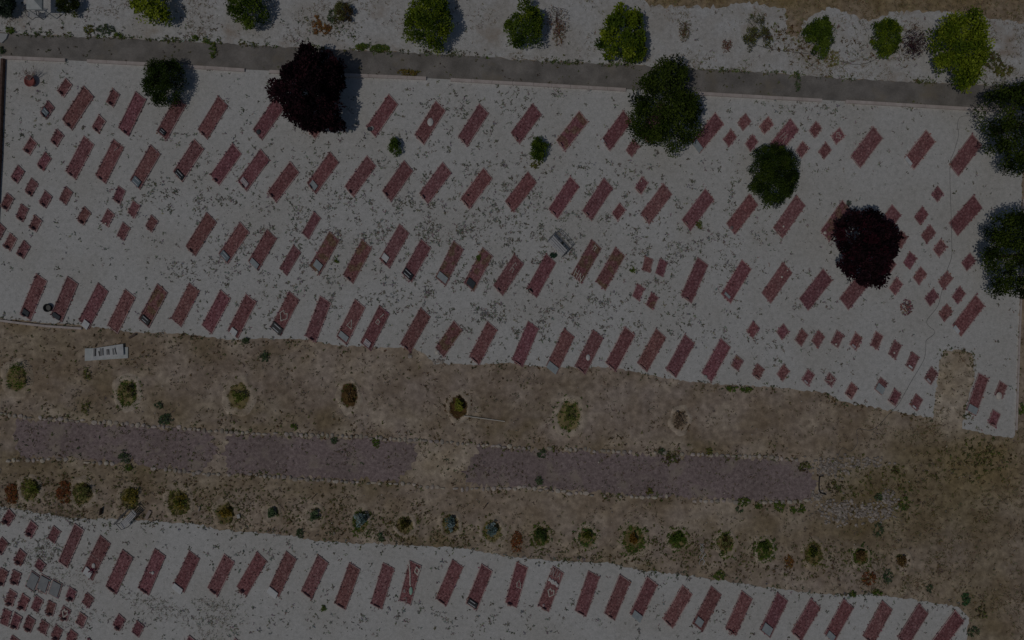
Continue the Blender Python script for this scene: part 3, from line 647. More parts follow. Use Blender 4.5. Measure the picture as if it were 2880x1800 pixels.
T = plant
T("shrub", 6, 12, 34, 32, 1.0, [(.05, .08, .05), (.09, .12, .08), (.03, .05, .03)], "dark green shrub in the top left corner", "shrub", n=50, leaf=.09)
T("shrub", 184, 2, 27, 38, 1.1, [(.12, .15, .03), (.05, .07, .015), (.03, .04, .01)], "small olive shrub beside the white canopy", "shrub", n=50, leaf=.08)
T("tree", 416, 0, 52, 62, 1.9, BG, "bright yellow-green tree cut off by the top edge, leftmost bright one", "tree", n=60, leaf=.13, lobe=.3, per=40, rough=.25, fill=.6)
T("tree", 690, 4, 54, 76, 1.8, MG, "dark green feathery tree at the top edge, left of the orange weeds", "tree", n=80, leaf=.10, spiky=.6, lobe=.24)
T("shrub", 962, 30, 27, 32, .7, OL, "small half dry olive shrub beside the orange weeds", "shrub", n=30, leaf=.07)
T("tree", 1206, 52, 72, 86, 2.2, BG + MG, "big bright green feathery tree between the orange weeds and the brown dry bush", "tree", n=130, leaf=.10, spiky=.7, lobe=.2, rough=.16)
T("tree", 1478, 66, 54, 68, 1.8, MG + MG + BG[:1], "green tree with a brown dry bush at its right side", "tree", n=85, leaf=.10, spiky=.3, lobe=.24, rough=.3)
T("tree", 1754, 92, 68, 82, 2.0, BG + MG, "bright lobed green tree above the biggest dark green tree", "tree", n=80, leaf=.14, lobe=.25, per=42, rough=.2, fill=.65)
T("shrub", 2128, 92, 42, 56, 1.0, OL, "thin olive shrub with bare twigs in the top gravel strip", "shrub", n=40, leaf=.07, lobe=.2, rough=.35, per=28)
T("shrub", 2308, 100, 40, 58, 1.3, MG, "mid green shrub standing in dry grass, with a straw tuft below", "shrub", n=60, leaf=.09, lobe=.25)
T("shrub", 2499, 100, 40, 56, 1.4, MG + BG[:2], "compact green shrub left of the purple twiggy bush", "shrub", n=80, leaf=.09, lobe=.22, rough=.08)
T("tree", 2712, 128, 80, 118, 2.4, BG + MG[:1] + BG, "largest bright yellow-green tree, at the top right by the road", "tree", n=150, leaf=.13, lobe=.2, per=42, rough=.2, fill=.7)
T("tree", 456, 230, 64, 74, 1.6, DG, "round dark green tree on the kerb in the left part", "tree", n=150, leaf=.08, lobe=.22, rough=.08, fill=1)
T("tree", 866, 242, 106, 126, 3.1, PU, "large blackish purple plum tree overhanging the road", "tree", n=260, leaf=.14, lobe=.14, spiky=1.2, rough=.27, per=50, fill=.95)
T("tree", 1876, 296, 106, 138, 3.0, DF, "biggest dark green tree, rooted at the kerb right of centre", "tree", n=220, leaf=.10, lobe=.17, rough=.3, spiky=.3, per=50)
T("tree", 2183, 488, 76, 98, 2.4, DF + DG, "round dense dark green tree in the second row of graves", "tree", n=230, leaf=.08, lobe=.17, rough=.09, per=50, fill=1)
T("tree", 2450, 694, 86, 120, 3.0, PU + [(.05, .012, .02)], "purple plum tree among the graves at the right", "tree", n=250, leaf=.13, lobe=.14, rough=.25, spiky=1.3, per=48, fill=1, seed=91)
T("tree", 2900, 338, 112, 142, 4.2, DF, "dark green tree at the right edge beside the road", "tree", n=230, leaf=.11, lobe=.17, rough=.25, per=50)
T("tree", 2902, 712, 114, 134, 4.0, DF, "dark green tree at the right edge, the lower of two", "tree", n=230, leaf=.11, lobe=.17, rough=.12, per=50)
T("shrub", 1110, 412, 16, 27, .7, [(.12, .18, .03), (.07, .12, .02)], "tiny pointed yellow-green shrub between the first two grave rows", "shrub", n=26, leaf=.07, spiky=.6)
T("shrub", 1514, 420, 25, 36, .9, MG, "small green shrub standing alone below the top grave row", "shrub", n=40, leaf=.08, spiky=.4)

# middle band saplings
def mound(x, y, rx, ry, col=(.56, .48, .40), h=.05, inner=(.27, .20, .10)):
    mb = MB(); c = W(x, y)
    seg = 36
    prof = [(1.28, -.01), (1.12, h * .6), (1.0, h), (.86, h * .55), (.74, .004)]
    prof += [(.45, .003), (.001, .003)]
    vs = []; cs = []
    for q, z in prof:
        for k in range(seg):
            a = 2 * math.pi * k / seg
            j = 1 + .22 * noise.noise((math.cos(a) * 2 + x, math.sin(a) * 2 + y, q))
            vs.append((c.x + rx / P * q * j * math.cos(a), c.y + ry / P * q * j * math.sin(a), z * (1 + .5 * noise.noise((a * 2, x, q)))))
    mb.add(vs, [(i * seg + k, i * seg + (k + 1) % seg, (i + 1) * seg + (k + 1) % seg, (i + 1) * seg + k) for i in range(len(prof) - 1) for k in range(seg)], col)
    for i in range(len(mb.c)):
        if i >= 4 * seg: mb.c[i] = inner
    return tag(mb.build("earth_mound", M['dirt'], None, True), kind='structure')

def ring_weeds(mb, x, y, rx, ry, n, cols, rng, a0=0, a1=6.283, spread=.18, size=.07):
    for _ in range(n):
        a = rng.uniform(a0, a1); q = rng.gauss(1, spread)
        p = W(x + rx * q * math.cos(a), y - ry * q * math.sin(a), .02)
        col = rng.choice(cols)
        for _ in range(7):
            b = rng.random() * 6.283
            d = Vector((math.cos(b), math.sin(b), rng.uniform(.1, .9))).normalized()
            u = d.cross(Vector((0, 0, 1))).normalized()
            mb.leaf(p + Vector((rng.gauss(0, .02), rng.gauss(0, .02), 0)), d, u, size * rng.uniform(.6, 1.4), size * .55, tuple(k * rng.uniform(.7, 1.2) for k in col))

GRN = [(.12, .18, .03), (.17, .21, .04), (.08, .13, .025)]
YGR = [(.20, .20, .05), (.15, .15, .04)]
STRAWS = [(.36, .30, .2), (.28, .23, .14)]
BRN = [(.16, .10, .04), (.11, .07, .03), (.20, .13, .05)]
# x, y, rx, ry, height, crown colours, per-ring: (rx, ry), ring weeds colours/count, words
SAP = [
    (48, 1062, 27, 38, .7, MG, (36, 46), GRN, 10, "bushy green sapling in an earth ring at the left edge"),
    (358, 1102, 20, 26, .5, OL, (34, 44), GRN, 40, "sparse twiggy sapling in a green ring below the white panel"),
    (672, 1113, 22, 18, .5, [(.14, .17, .03), (.09, .12, .02)], (38, 46), YGR, 18, "yellow-green sapling in an earth ring, third from left in the middle strip"),
    (982, 1110, 20, 30, .35, BRN, (30, 42), YGR, 14, "brown dying sapling in a ring, fourth in the middle strip"),
    (1290, 1143, 13, 22, .6, [(.26, .27, .04), (.18, .2, .03)], (30, 40), BRN, 24, "little lime green sapling in a brown hollow beside the white stick"),
    (1600, 1168, 22, 34, .3, [(.11, .14, .03), (.15, .15, .05)], (40, 50), GRN, 30, "grassy green sapling in a wide ring, sixth in the middle strip"),
    (1912, 1180, 15, 22, .3, [(.26, .2, .14), (.18, .13, .09)], (26, 34), BRN, 5, "dead twiggy sapling in a pale ring, last in the middle strip"),
    (84, 1374, 20, 20, .5, YGR + [(.16, .2, .03)], (32, 36), YGR, 20, "yellow-green bush, first along the lower strip"),
    (232, 1384, 22, 20, .5, OL, (34, 38), YGR, 18, "olive bush right of the rust patch, second along the lower strip"),
    (364, 1398, 20, 26, .5, [(.26, .2, .03), (.16, .14, .03)], (32, 38), OL, 22, "yellowish bush just above the iron bench"),
    (503, 1410, 22, 22, .5, [(.12, .15, .03), (.22, .17, .03)], (36, 44), YGR, 24, "green and amber bush, fourth along the lower strip"),
    (634, 1442, 18, 14, .4, [(.28, .19, .03), (.16, .13, .03)], (32, 36), OL, 16, "small amber bush above the gravel edge, fifth along the lower strip"),
    (764, 1441, 12, 16, .4, [(.10, .15, .07), (.14, .19, .10)], (24, 28), OL, 3, "tiny grey-green conifer, left of the pair on the lower strip"),
    (886, 1452, 13, 14, .4, [(.10, .15, .07), (.14, .19, .10)], (26, 32), OL, 5, "tiny grey-green conifer, right of the pair on the lower strip"),
    (1013, 1464, 17, 23, .7, BL, (26, 36), GRN, 26, "blue spruce sapling with green skirt, biggest blue one"),
    (1138, 1475, 13, 14, .35, [(.09, .09, .02), (.06, .05, .015)], (28, 30), OL, 8, "dark olive dwarf bush between the two blue spruces"),
    (1266, 1472, 13, 20, .5, BL, (28, 32), OL, 8, "slim grey-blue spruce sapling in the lower strip"),
    (1384, 1492, 15, 23, .6, BL, (32, 38), YGR, 14, "blue spruce sapling left of the rusty grass tuft"),
    (1522, 1505, 16, 18, .5, [(.05, .08, .02), (.04, .06, .02)], (26, 32), GRN + YGR, 34, "dark green bush ringed by weeds, right of the rusty tuft"),
    (1652, 1508, 13, 13, .4, [(.12, .13, .02), (.08, .08, .02)], (30, 32), GRN + [(.07, .15, .06)], 26, "olive bush with a bright weed at its lower right"),
    (1782, 1516, 12, 16, .4, [(.24, .13, .02), (.16, .09, .02)], (36, 44), GRN, 46, "orange-brown bush inside a green weed ring"),
    (1906, 1514, 16, 14, .4, [(.06, .10, .02), (.08, .13, .02)], (28, 28), GRN, 52, "leafy green clump, widest in the lower strip"),
    (2040, 1525, 14, 20, .4, OL, (28, 36), GRN, 22, "olive bush left of the pale wire tangle"),
    (2150, 1543, 16, 18, .4, [(.08, .12, .02), (.06, .09, .02)], (26, 32), GRN, 46, "green clumpy bush right of the pale wire tangle"),
    (2287, 1555, 13, 14, .4, [(.12, .14, .02), (.05, .06, .02)], (30, 38), YGR, 26, "small green bush with a yellow weed crescent"),
    (2420, 1563, 14, 16, .4, BRN, (24, 28), GRN, 26, "brown bush hugged by green clumps"),
    (2538, 1579, 13, 14, .35, BRN, (26, 32), OL, 4, "brown dying bush, last along the lower strip"),
]
rw = random.Random(5)
edge = MB()
for i, (x, y, rx, ry, h, cols, rg, rc, rn, words) in enumerate(SAP):
    mound(x, y + 2, rg[0], rg[1], (.62, .54, .46) if i == 6 else ((.54, .46, .37) if i < 7 else (.49, .41, .32)), .06, (.50, .42, .34) if i in (6, 12, 13, 26) else ((.14, .085, .035) if i in (3, 4) else (.30, .25, .12)))
    if 0 < i < 6: rx *= .75; ry *= .75
    if i >= 7: rx *= .82; ry *= .85; h *= .9
    o = plant("sapling", x, y, rx, ry, h, [tuple(k * 1.45 for k in c_) for c_ in cols], words, "sapling", "saplings planted in earth rings", n=(12 if i < 7 else 16), leaf=.08, per=20, lobe=.34, spiky=.7, rough=.4, fill=.5)
    ring_weeds(edge, x, y + 2, rg[0] * .85, rg[1] * .85, int(rn * 2.2), rc, rw, spread=.24, size=.09 if i < 7 else .11)

# twiggy dry bushes
def twig_bush(x, y, r, n, col, label, h=.5, name="dry_bush", leafc=None, seed=1, sy=1.2, parent=None):
    rng = random.Random(seed); mb = MB(); c = W(x, y)
    k = (H - h * .5) / H; c = Vector((c.x * k, c.y * k, 0))
    root = parent or empty(name, c, label, "bush")
    for _ in range(n):
        a = rng.random() * 6.283; q = rng.uniform(.4, 1) * r / P
        tip = c + Vector((math.cos(a) * q, math.sin(a) * q * sy, rng.uniform(.3, 1) * h))
        mid = c.lerp(tip, .5) + Vector((rng.gauss(0, .04), rng.gauss(0, .04), .08))
        cc = tuple(k_ * rng.uniform(.7, 1.3) for k_ in col)
        mb.tube([c + Vector((rng.gauss(0, .03), rng.gauss(0, .03), 0)), mid, tip], .014, 4, cc, .004)
        for _ in range(3):
            s0 = mid.lerp(tip, rng.random()); e = s0 + Vector((rng.gauss(0, .12), rng.gauss(0, .12), rng.uniform(-.02, .12)))
            mb.tube([s0, e], .007, 3, cc, .003)
    mb.build("branches", M['twig'], root)
    if leafc:
        lf = MB()
        for _ in range(n * 14):
            a = rng.random() * 6.283; q = math.sqrt(rng.random()) * r / P
            p = c + Vector((math.cos(a) * q, math.sin(a) * q * sy, rng.uniform(.02, h)))
            d = Vector((rng.gauss(0, 1), rng.gauss(0, 1), rng.gauss(0, .5))).normalized()
            lf.leaf(p, d, d.cross(Vector((0, .2, 1))).normalized(), .10, .045, tuple(k_ * rng.uniform(.6, 1.3) for k_ in rng.choice(leafc)))
        lf.build("leaves", M['dry'], root)
    return root
twig_bush(2572, 122, 34, 30, (.30, .20, .22), "purple-brown leafless bush between two green shrubs", .8, seed=2, leafc=[(.10, .055, .06)])
twig_bush(1565, 58, 40, 16, (.7, .5, .4), "brown withered bush right of the feathery green tree", .3, seed=3, leafc=[(.20, .12, .08), (.26, .17, .10)], sy=1.0)
twig_bush(1572, 98, 18, 10, (.9, .65, .4), "straw coloured withered tuft below the brown withered bush", .2, seed=13, leafc=[(.30, .19, .09)], sy=1.8)
twig_bush(1924, 88, 17, 12, (.9, .7, .45), "tan dried bush alone in the top gravel strip", .35, seed=4, leafc=[(.24, .17, .07), (.30, .22, .12)], sy=1.7)
twig_bush(2044, 128, 14, 8, (.8, .5, .3), "little brown dried tuft beside the thin olive shrub", .2, seed=5, leafc=[(.24, .14, .08)], sy=1.4)

# weed clumps one can point at
def clump(x, y, rx, ry, cols, label, n=40, size=.10, h=.15, seed=None, cat="weed", name="weed_clump", group=None):
    rng = random.Random(seed or int(x + y * 3)); mb = MB()
    for _ in range(n):
        a = rng.random() * 6.283; q = math.sqrt(rng.random())
        p = W(x + rx * q * math.cos(a), y + ry * q * math.sin(a), rng.uniform(.01, h * (1 - q * .6)))
        col = rng.choice(cols)
        for _ in range(6):
            b = rng.random() * 6.283
            d = Vector((math.cos(b), math.sin(b), rng.uniform(-.1, 1))).normalized()
            mb.leaf(p, d, d.cross(Vector((0, 0, 1))).normalized(), size * rng.uniform(.6, 1.3), size * .42, tuple(k * rng.uniform(.7, 1.3) for k in col))
    return tag(mb.build(name, M['dry']), label, cat, group)
RUST = [(.28, .10, .035), (.20, .075, .03), (.34, .14, .05)]
ORG = [(.34, .17, .05), (.24, .12, .04)]
GG = [(.09, .13, .06), (.13, .17, .09), (.07, .10, .045)]
for x, y, rx, ry, cols, label, n in [
    (36, 1388, 20, 28, RUST, "rust coloured grass patch at the far left of the lower strip", 110),
    (182, 1384, 22, 32, RUST, "rust coloured grass patch between the first two bushes of the lower strip", 120),
    (1453, 1524, 15, 30, RUST, "rusty tuft right of the blue spruce on the lower strip", 70),
    (2217, 1580, 13, 20, ORG, "orange tuft between two green bushes on the lower strip", 40),
    (2442, 1625, 20, 18, RUST, "rust brown tuft on the gravel edge at the lower right", 50),
    (890, 70, 14, 26, ORG, "orange withered weed, left one beside the feathery tree", 50),
    (918, 84, 16, 14, ORG, "orange withered weed, right one beside the feathery tree", 40),
    (936, 48, 14, 22, GG, "dark green weed left of the small olive shrub", 40),
    (1150, 206, 34, 10, [(.24, .19, .04), (.2, .15, .04)], "yellow weed patch growing along the kerb", 60),
    (1020, 133, 20, 9, GRN, "green weed patch on the road edge right of the purple tree", 60),
    (1068, 137, 26, 10, GRN, "longer green weed patch on the road edge, beside its twin", 70),
    (300, 84, 26, 14, GG, "green weed patch on the road edge below the leftmost bright tree", 60),
    (252, 84, 14, 12, YGR, "yellowish weed on the road edge near the top left", 30),
    (335, 98, 12, 8, GRN, "small green weed touching the road edge at the left", 24),
    (549, 110, 10, 8, GRN, "green weed on the road edge, left of two", 20), (580, 114, 10, 9, GRN, "green weed on the road edge, right of two", 20),
    (600, 140, 10, 26, GRN, "green weed streak growing down into the road", 40),
    (2243, 232, 7, 26, GG, "green weed streak crossing the road surface", 34),
    (30, 85, 14, 10, GRN, "green weed at the upper left road corner", 34), (8, 142, 8, 10, GG, "green weed beside the left end of the kerb", 24),
    (745, 1003, 12, 15, GG, "lone dark green weed in the brown strip below the fourth row", 40),
    (692, 957, 9, 10, GG, "dark green weed by a white plate at the fourth row", 26),
    (467, 1180, 20, 17, GG, "grey-green weed on the upper stone row", 60), (448, 1140, 14, 10, GG, "faint grey-green weed above the upper stone row", 20),
    (352, 1284, 20, 18, GG, "grey-green weed inside the mauve path at the left", 50), (364, 1314, 12, 8, GRN, "green weed below the mauve path at the left", 24),
    (245, 1145, 14, 22, YGR, "yellowish weed in the brown strip near the white panel", 20), (246, 1050, 12, 20, YGR, "yellowish weed just under the white panel", 24),
    (828, 1200, 10, 9, GRN, "small green weed above the upper stone row", 18), (940, 1239, 9, 7, GG, "dark green weed under the upper stone row", 22), (1058, 1246, 10, 14, GRN, "yellow-green weed under the upper stone row", 30),
    (1516, 1352, 10, 13, GG, "dark green weed on the mauve path", 26), (1826, 1383, 9, 8, YGR, "lime weed near the lower stone row", 18),
    (1525, 1275, 14, 12, GG, "green weed below the upper stone row right of centre", 26), (1885, 1290, 26, 20, OL, "olive weed patch on the mauve path", 50), (1860, 1270, 10, 8, GG, "green weed on the upper stone row", 20), (1992, 1269, 9, 9, YGR, "lime weed on the upper stone row at the right", 20),
    (2090, 1411, 18, 11, GRN, "bright green weed on the lower stone row", 44), (2133, 1423, 10, 10, GRN, "green weed just below the lower stone row", 22), (2078, 1433, 10, 8, GG, "faint green weed below the lower stone row", 14),
    (2190, 1423, 15, 14, GRN, "bright green weed, first of the group by the path end", 44), (2230, 1434, 9, 10, GRN, "bright green weed, middle of the group by the path end", 22), (2252, 1431, 10, 12, GRN, "bright green weed, last of the group by the path end", 26),
    (2064, 1192, 0, 0, GRN, "", 0),
    (2058, 1092, 16, 8, GRN, "green weed on the upper gravel edge, left of a pair", 26), (2100, 1095, 18, 8, GRN, "green weed on the upper gravel edge, right of a pair", 30),
    (2022, 1617, 16, 14, GRN, "green weed on the lower gravel edge under the olive bush", 40), (845, 1500, 10, 15, GG, "dark weed on the lower gravel edge", 30), (1072, 1508, 9, 14, GG, "dark green weed below the biggest blue spruce", 24),
    (2713, 1685, 13, 17, [(.06, .13, .05), (.09, .17, .07)], "bright green weed near the lower right gravel corner", 50), (2613, 1655, 8, 10, GG, "small dark green weed above the lower right gravel", 20), (2397, 1669, 10, 8, GRN, "green weed on the lower gravel edge at the right", 20), (2465, 1666, 16, 7, GRN, "green weed patch on the lower gravel edge at the right", 24),
    (2495, 1622, 12, 22, GG, "green weed beside the rust brown tuft", 34), (2758, 1720, 18, 20, OL, "olive weed right of the lower right gravel corner", 30), (2735, 1775, 18, 14, GG, "dark weed at the lower right corner of the gravel", 30),
    (2340, 165, 24, 26, [(.30, .27, .10), (.22, .2, .07)], "yellow straw tuft under the mid green shrub", 70),
    (2470, 1490, 14, 20, GG, "dull green weed under the rubble", 34), (2540, 1415, 16, 22, GRN, "green weed right of the rubble", 30), (2470, 1397, 12, 10, GG, "green weed in the rubble", 24), (2518, 1322, 12, 14, OL, "dark olive weed above the rubble", 24),
    (1556, 718, 9, 7, [(.03, .07, .05), (.05, .09, .05)], "dark green plant below the bench among the graves", 26), (1778, 760, 8, 7, GRN, "small green weed left of two small graves", 14), (1965, 632, 8, 12, YGR + GRN, "lime weed on the corner of a second row grave", 26),
    (1510, 462, 20, 12, YGR, "yellow-green weed below the lone green shrub", 26), (1345, 725, 8, 8, GRN, "green weed on a grave side in the third row", 18), (948, 730, 8, 14, GRN, "weed beside a grey plate grave", 12),
    (2388, 566, 0, 0, GG, "", 0), (2386, 572, 7, 9, [(.16, .18, .16), (.10, .12, .10)], "grey-green plant left of the purple plum tree among the graves", 20),
    (2870, 1150, 9, 18, GRN, "green weed outside the right gravel edge", 24), (2790, 170, 28, 24, OL, "olive weed right of the largest bright tree", 110), (2820, 200, 28, 18, YGR, "pale weed patch near the right tree by the road", 100),
    (910, 1710, 7, 7, GRN, "small weed at the corner of a bottom row grave", 14), (2262, 1315, 16, 16, OL, "olive weed at the right end of the mauve path", 34), (2350, 1368, 26, 18, OL, "olive weed beside the black pipe", 40), (2190, 1385, 0, 0, GG, "", 0)]:
    if n: clump(x, y, rx, ry, cols, label, n)

# ------------------------------------------------------------------ scattered leaves, tufts, dry grass (uncountable)
def tuft(mb, p, n, size, cols, rng, flat=.35):
    col = rng.choice(cols)
    for _ in range(n):
        b = rng.random() * 6.283
        d = Vector((math.cos(b), math.sin(b), rng.uniform(0, flat))).normalized()
        mb.leaf(p + Vector((rng.gauss(0, size * .25), rng.gauss(0, size * .25), 0)), d, d.cross(Vector((0, 0, 1))).normalized(), size * rng.uniform(.5, 1.3), size * rng.uniform(.3, .55), tuple(k * rng.uniform(.75, 1.2) for k in col))
DENS = [(1250, 650, 700, 230, 1.0), (1500, 880, 500, 90, 1.0), (600, 560, 260, 110, .75), (620, 760, 160, 60, .9), (1900, 700, 260, 160, .75), (1330, 330, 260, 120, .45), (550, 380, 400, 120, .15), (2260, 320, 250, 40, .5), (2000, 600, 300, 160, .45), (2100, 960, 260, 60, .4), (2250, 860, 120, 60, .4), (80, 300, 90, 110, .4), (200, 470, 200, 90, .16), (950, 820, 300, 110, .55),
        (400, 1740, 350, 50, .3), (150, 1560, 150, 60, .6), (700, 1560, 500, 60, .3), (1100, 1720, 500, 70, .35), (1800, 1730, 500, 60, .2), (2500, 1700, 300, 80, .18), (150, 1470, 300, 25, .8), (100, 60, 160, 40, .35), (800, 90, 250, 50, .3), (2400, 120, 150, 80, .5), (1500, 260, 100, 30, .8), (2220, 1030, 300, 60, .2)]
def dens(x, y):
    d = .05
    for bx, by, rx, ry, s in DENS:
        q = ((x - bx) / rx) ** 2 + ((y - by) / ry) ** 2
        if q < 2.5: d = max(d, s * math.exp(-q * 1.1) + .02)
    return d
rg = random.Random(11)
LITTER = [(.26, .255, .215), (.31, .30, .265), (.21, .205, .165), (.37, .355, .32), (.28, .275, .265), (.15, .15, .11)]
lit = MB(); cnt = 0
up_s = [(x, y) for x, y in ROAD_BOT[:-1]] + [(2878, 313)] + UP_BOT[::-1][1:]
top_s = ROAD_TOP + GRAVEL_TOP_EDGE[::-1] + [(-400, -60)]
low_s = LOW_TOP + [(-400, 2200)]
for _ in range(130000):
    x = rg.uniform(-20, 2900); y = rg.uniform(-15, 1815)
    cl = noise.noise((x * .022, y * .022, 9.0)) * 1.6 + noise.noise((x * .06, y * .06, 2.0)) * .8
    d = dens(x, y) * (.55 + cl)
    if rg.random() > d * .62: continue
    if not (inside((x, y), up_s) or inside((x, y), low_s) or inside((x, y), top_s)): continue
    p = W(x, y, .014)
    if not clear_of_graves(p.x, p.y): continue
    tuft(lit, p, rg.randint(3, 7), rg.choice((.06, .08, .10, .12, .15)), LITTER, rg)
    cnt += 1
for _ in range(26000):                       # fine crumbs of leaf everywhere on the white gravel
    x = rg.uniform(-20, 2900); y = rg.uniform(-15, 1815)
    if rg.random() > .12 + dens(x, y) * .7: continue
    if not (inside((x, y), up_s) or inside((x, y), low_s) or inside((x, y), top_s)): continue
    p = W(x, y, .013)
    if clear_of_graves(p.x, p.y): tuft(lit, p, 1, .07, [(.24, .235, .21), (.30, .28, .25), (.18, .18, .16)], rg)
tag(lit.build("leaf_litter", M['dry']), "grey-green fallen leaves and seedlings strewn over the white gravel", "leaf litter", kind='stuff')

# weeds hugging edges: road verge, gravel edges, stone rows
def along(pts, n, spread, cols, size, off=0.0, x0=-1e9, x1=1e9):
    segs = [(a, b, math.hypot(b[0] - a[0], b[1] - a[1])) for a, b in zip(pts, pts[1:])]
    tot = sum(s[2] for s in segs)
    for _ in range(n):
        t = rg.random() * tot
        for a, b, l in segs:
            if t <= l: break
            t -= l
        x = a[0] + (b[0] - a[0]) * t / l; y = a[1] + (b[1] - a[1]) * t / l
        if not (x0 <= x <= x1): continue
        if noise.noise((x * .02, y * .02, 21.0)) + .25 < rg.random() * .8: continue
        p = W(x + rg.gauss(0, spread), y + rg.gauss(off, spread), .014)
        if clear_of_graves(p.x, p.y): tuft(edge, p, rg.randint(4, 8), size * rg.uniform(.7, 1.3), cols, rg, 1.2)
along(ROAD_TOP, 1100, 4, GRN + GG + OL, .09)
along(ROAD_TOP, 500, 9, OL + LITTER, .09, -6)
along(ROAD_BOT, 260, 9, OL + [(.12, .08, .05)], .07, -8)
along([(0, 130), (700, 160), (1440, 195), (2200, 240)], 170, 14, OL + [(.10, .07, .05), (.08, .09, .03)], .08)
along(UP_BOT[:-6], 900, 7, OL + GG + BRN, .09, 3)
along(LOW_TOP[:-2], 1100, 8, OL + GG + LITTER, .09, -2)
along(ROW1, 700, 7, OL + GRN + BRN, .09)
along(ROW2, 800, 8, OL + GRN + BRN, .09, 3)
along([(2878, 300), (2866, 900), (2856, 1220)], 100, 4, GRN + OL, .08, 0)
along(ROAD_TOP, 1300, 5, GRN + GG + OL, .10, -2)
along([(60, 1350), (600, 1380), (1200, 1440)], 2600, 22, OL + YGR + BRN, .075)
along([(0, 1390), (500, 1420), (1000, 1470), (1500, 1510), (2000, 1540), (2540, 1590)], 5200, 24, OL + YGR + YGR + GRN + BRN, .075)
along([(1500, 1560), (2000, 1590), (2560, 1640)], 260, 14, OL + YGR, .10)
along([(2290, 1310), (2420, 1300), (2520, 1330)], 200, 18, OL + YGR, .08)
along([(2300, 1430), (2420, 1460), (2540, 1430)], 260, 20, OL + BRN, .08)
along([(2632, 1170), (2640, 1030), (2655, 985), (2735, 994), (2740, 1070), (2706, 1205)], 420, 9, OL + STRAWS, .08)
along([(2350, 1380), (2480, 1350), (2560, 1400)], 500, 34, YGR + OL, .11)
along([(2600, 1330), (2700, 1270), (2840, 1300)], 500, 30, YGR + OL, .11)
along([(0, 1140), (600, 1180), (1400, 1230), (2200, 1270)], 500, 18, OL + BRN, .09)
along([(0, 1240), (560, 1270), (1400, 1320)], 260, 30, OL + GG, .09)
along([(0, 1420), (900, 1490), (1500, 1540), (2500, 1640)], 1800, 12, OL + BRN, .075)
along([(0, 980), (300, 1010), (900, 1000), (1500, 1060)], 500, 34, OL + BRN, .09)
along([(860, 60), (1000, 100), (1060, 120)], 300, 16, GG + OL, .09)
along([(2140, 60), (2230, 120), (2300, 160)], 260, 26, YGR + BRN, .12)
along([(2340, 100), (2420, 130), (2560, 160), (2600, 60)], 260, 26, BRN + [(.2, .13, .12)], .11)
tag(edge.build("weeds", M['dry']), "mixed low weeds along the road and gravel edges", "weeds", kind='stuff')

# dead and dry grass on the bare earth
def grass_field(name, label, n, test, cols, size, width=.18, seedc=1):
    mb = MB(); rr = random.Random(seedc)
    for _ in range(n):
        x = rr.uniform(-30, 2910); y = rr.uniform(-30, 1830)
        k = test(x, y)
        if k <= 0 or rr.random() > k: continue
        p = W(x, y, .006); col = rr.choice(cols)
        for _ in range(4):
            b = rr.random() * 6.283
            d = Vector((math.cos(b), math.sin(b), rr.uniform(.1, .8))).normalized()
            mb.leaf(p + Vector((rr.gauss(0, .02), rr.gauss(0, .02), 0)), d, d.cross(Vector((0, 0, 1))).normalized(), size * rr.uniform(.5, 1.3), size * width, tuple(k_ * rr.uniform(.7, 1.3) for k_ in col))
    return tag(mb.build(name, M['dry']), label, "grass", kind='stuff')
def in_dirt(x, y):
    return not (inside((x, y), up_s) or inside((x, y), low_s) or inside((x, y), top_s)) and y > 300
def t_band(x, y):
    if not (880 < y < 1720) or not in_dirt(x, y): return 0
    return .75 * max(0, .35 + 1.3 * noise.noise((x * .016, y * .02, 40.0)) + .6 * noise.noise((x * .06, y * .06, 44.0)))
grass_field("dead_grass", "dead brown grass scattered over the bare brown earth", 60000, t_band, [(.20, .155, .09), (.15, .115, .07), (.24, .20, .13), (.16, .14, .05), (.19, .16, .14)], .10, .28, 3)
def t_right(x, y):
    if y < 300: 
        return .95 if (y < 140 and x > 1600 and not inside((x, y), top_s)) else 0
    if not in_dirt(x, y) or x < 2280 or y < 1150: return 0
    return max(0, min(1, (x - 2300) / 260)) * max(0, .5 + 1.2 * noise.noise((x * .012, y * .012, 60.0)))
grass_field("dry_grass", "long straw coloured grass at the right side and top right corner", 52000, t_right, [(.27, .215, .10), (.21, .17, .06), (.33, .27, .15), (.17, .14, .05), (.22, .15, .09)], .17, .12, 4)
SCRUB = [(2235, 70, 30, 70, 1), (2300, 170, 40, 26, .9), (2250, 130, 40, 18, .7), (2370, 60, 30, 20, .8), (2430, 60, 40, 14, .8), (2415, 110, 14, 30, .6), (2550, 100, 30, 40, .8), (2540, 165, 34, 16, .9), (2830, 200, 50, 26, .9), (2850, 150, 30, 30, .6), (2790, 100, 20, 20, .8), (2120, 30, 26, 30, .8), (1930, 50, 20, 36, .7), (590, 30, 20, 60, .6), (1010, 20, 36, 30, .7), (960, 60, 44, 26, .6), (2330, 205, 60, 14, .8), (2420, 210, 50, 8, .7), (1880, 12, 70, 10, .8), (30, 60, 18, 30, .9), (300, 30, 40, 20, .4), (720, 30, 30, 20, .4), (1560, 100, 20, 24, .4)]
def t_strip(x, y):
    if not inside((x, y), top_s): return 0
    for bx, by, rx, ry, s_ in SCRUB:
        q = ((x - bx) / rx) ** 2 + ((y - by) / ry) ** 2
        if q < 2 and random.random() < s_ * math.exp(-q): return 1
    return 1.6 * max(0, noise.noise((x * .010, y * .014, 70.0)) - .08 + (.22 if x > 2150 else 0) + (.15 if 880 < x < 1130 else 0))
grass_field("thin_grass", "thin reddish brown grass in the white gravel above the road", 120000, t_strip, [(.30, .235, .15), (.24, .18, .11), (.36, .30, .22), (.20, .17, .09)], .13, .14, 5)

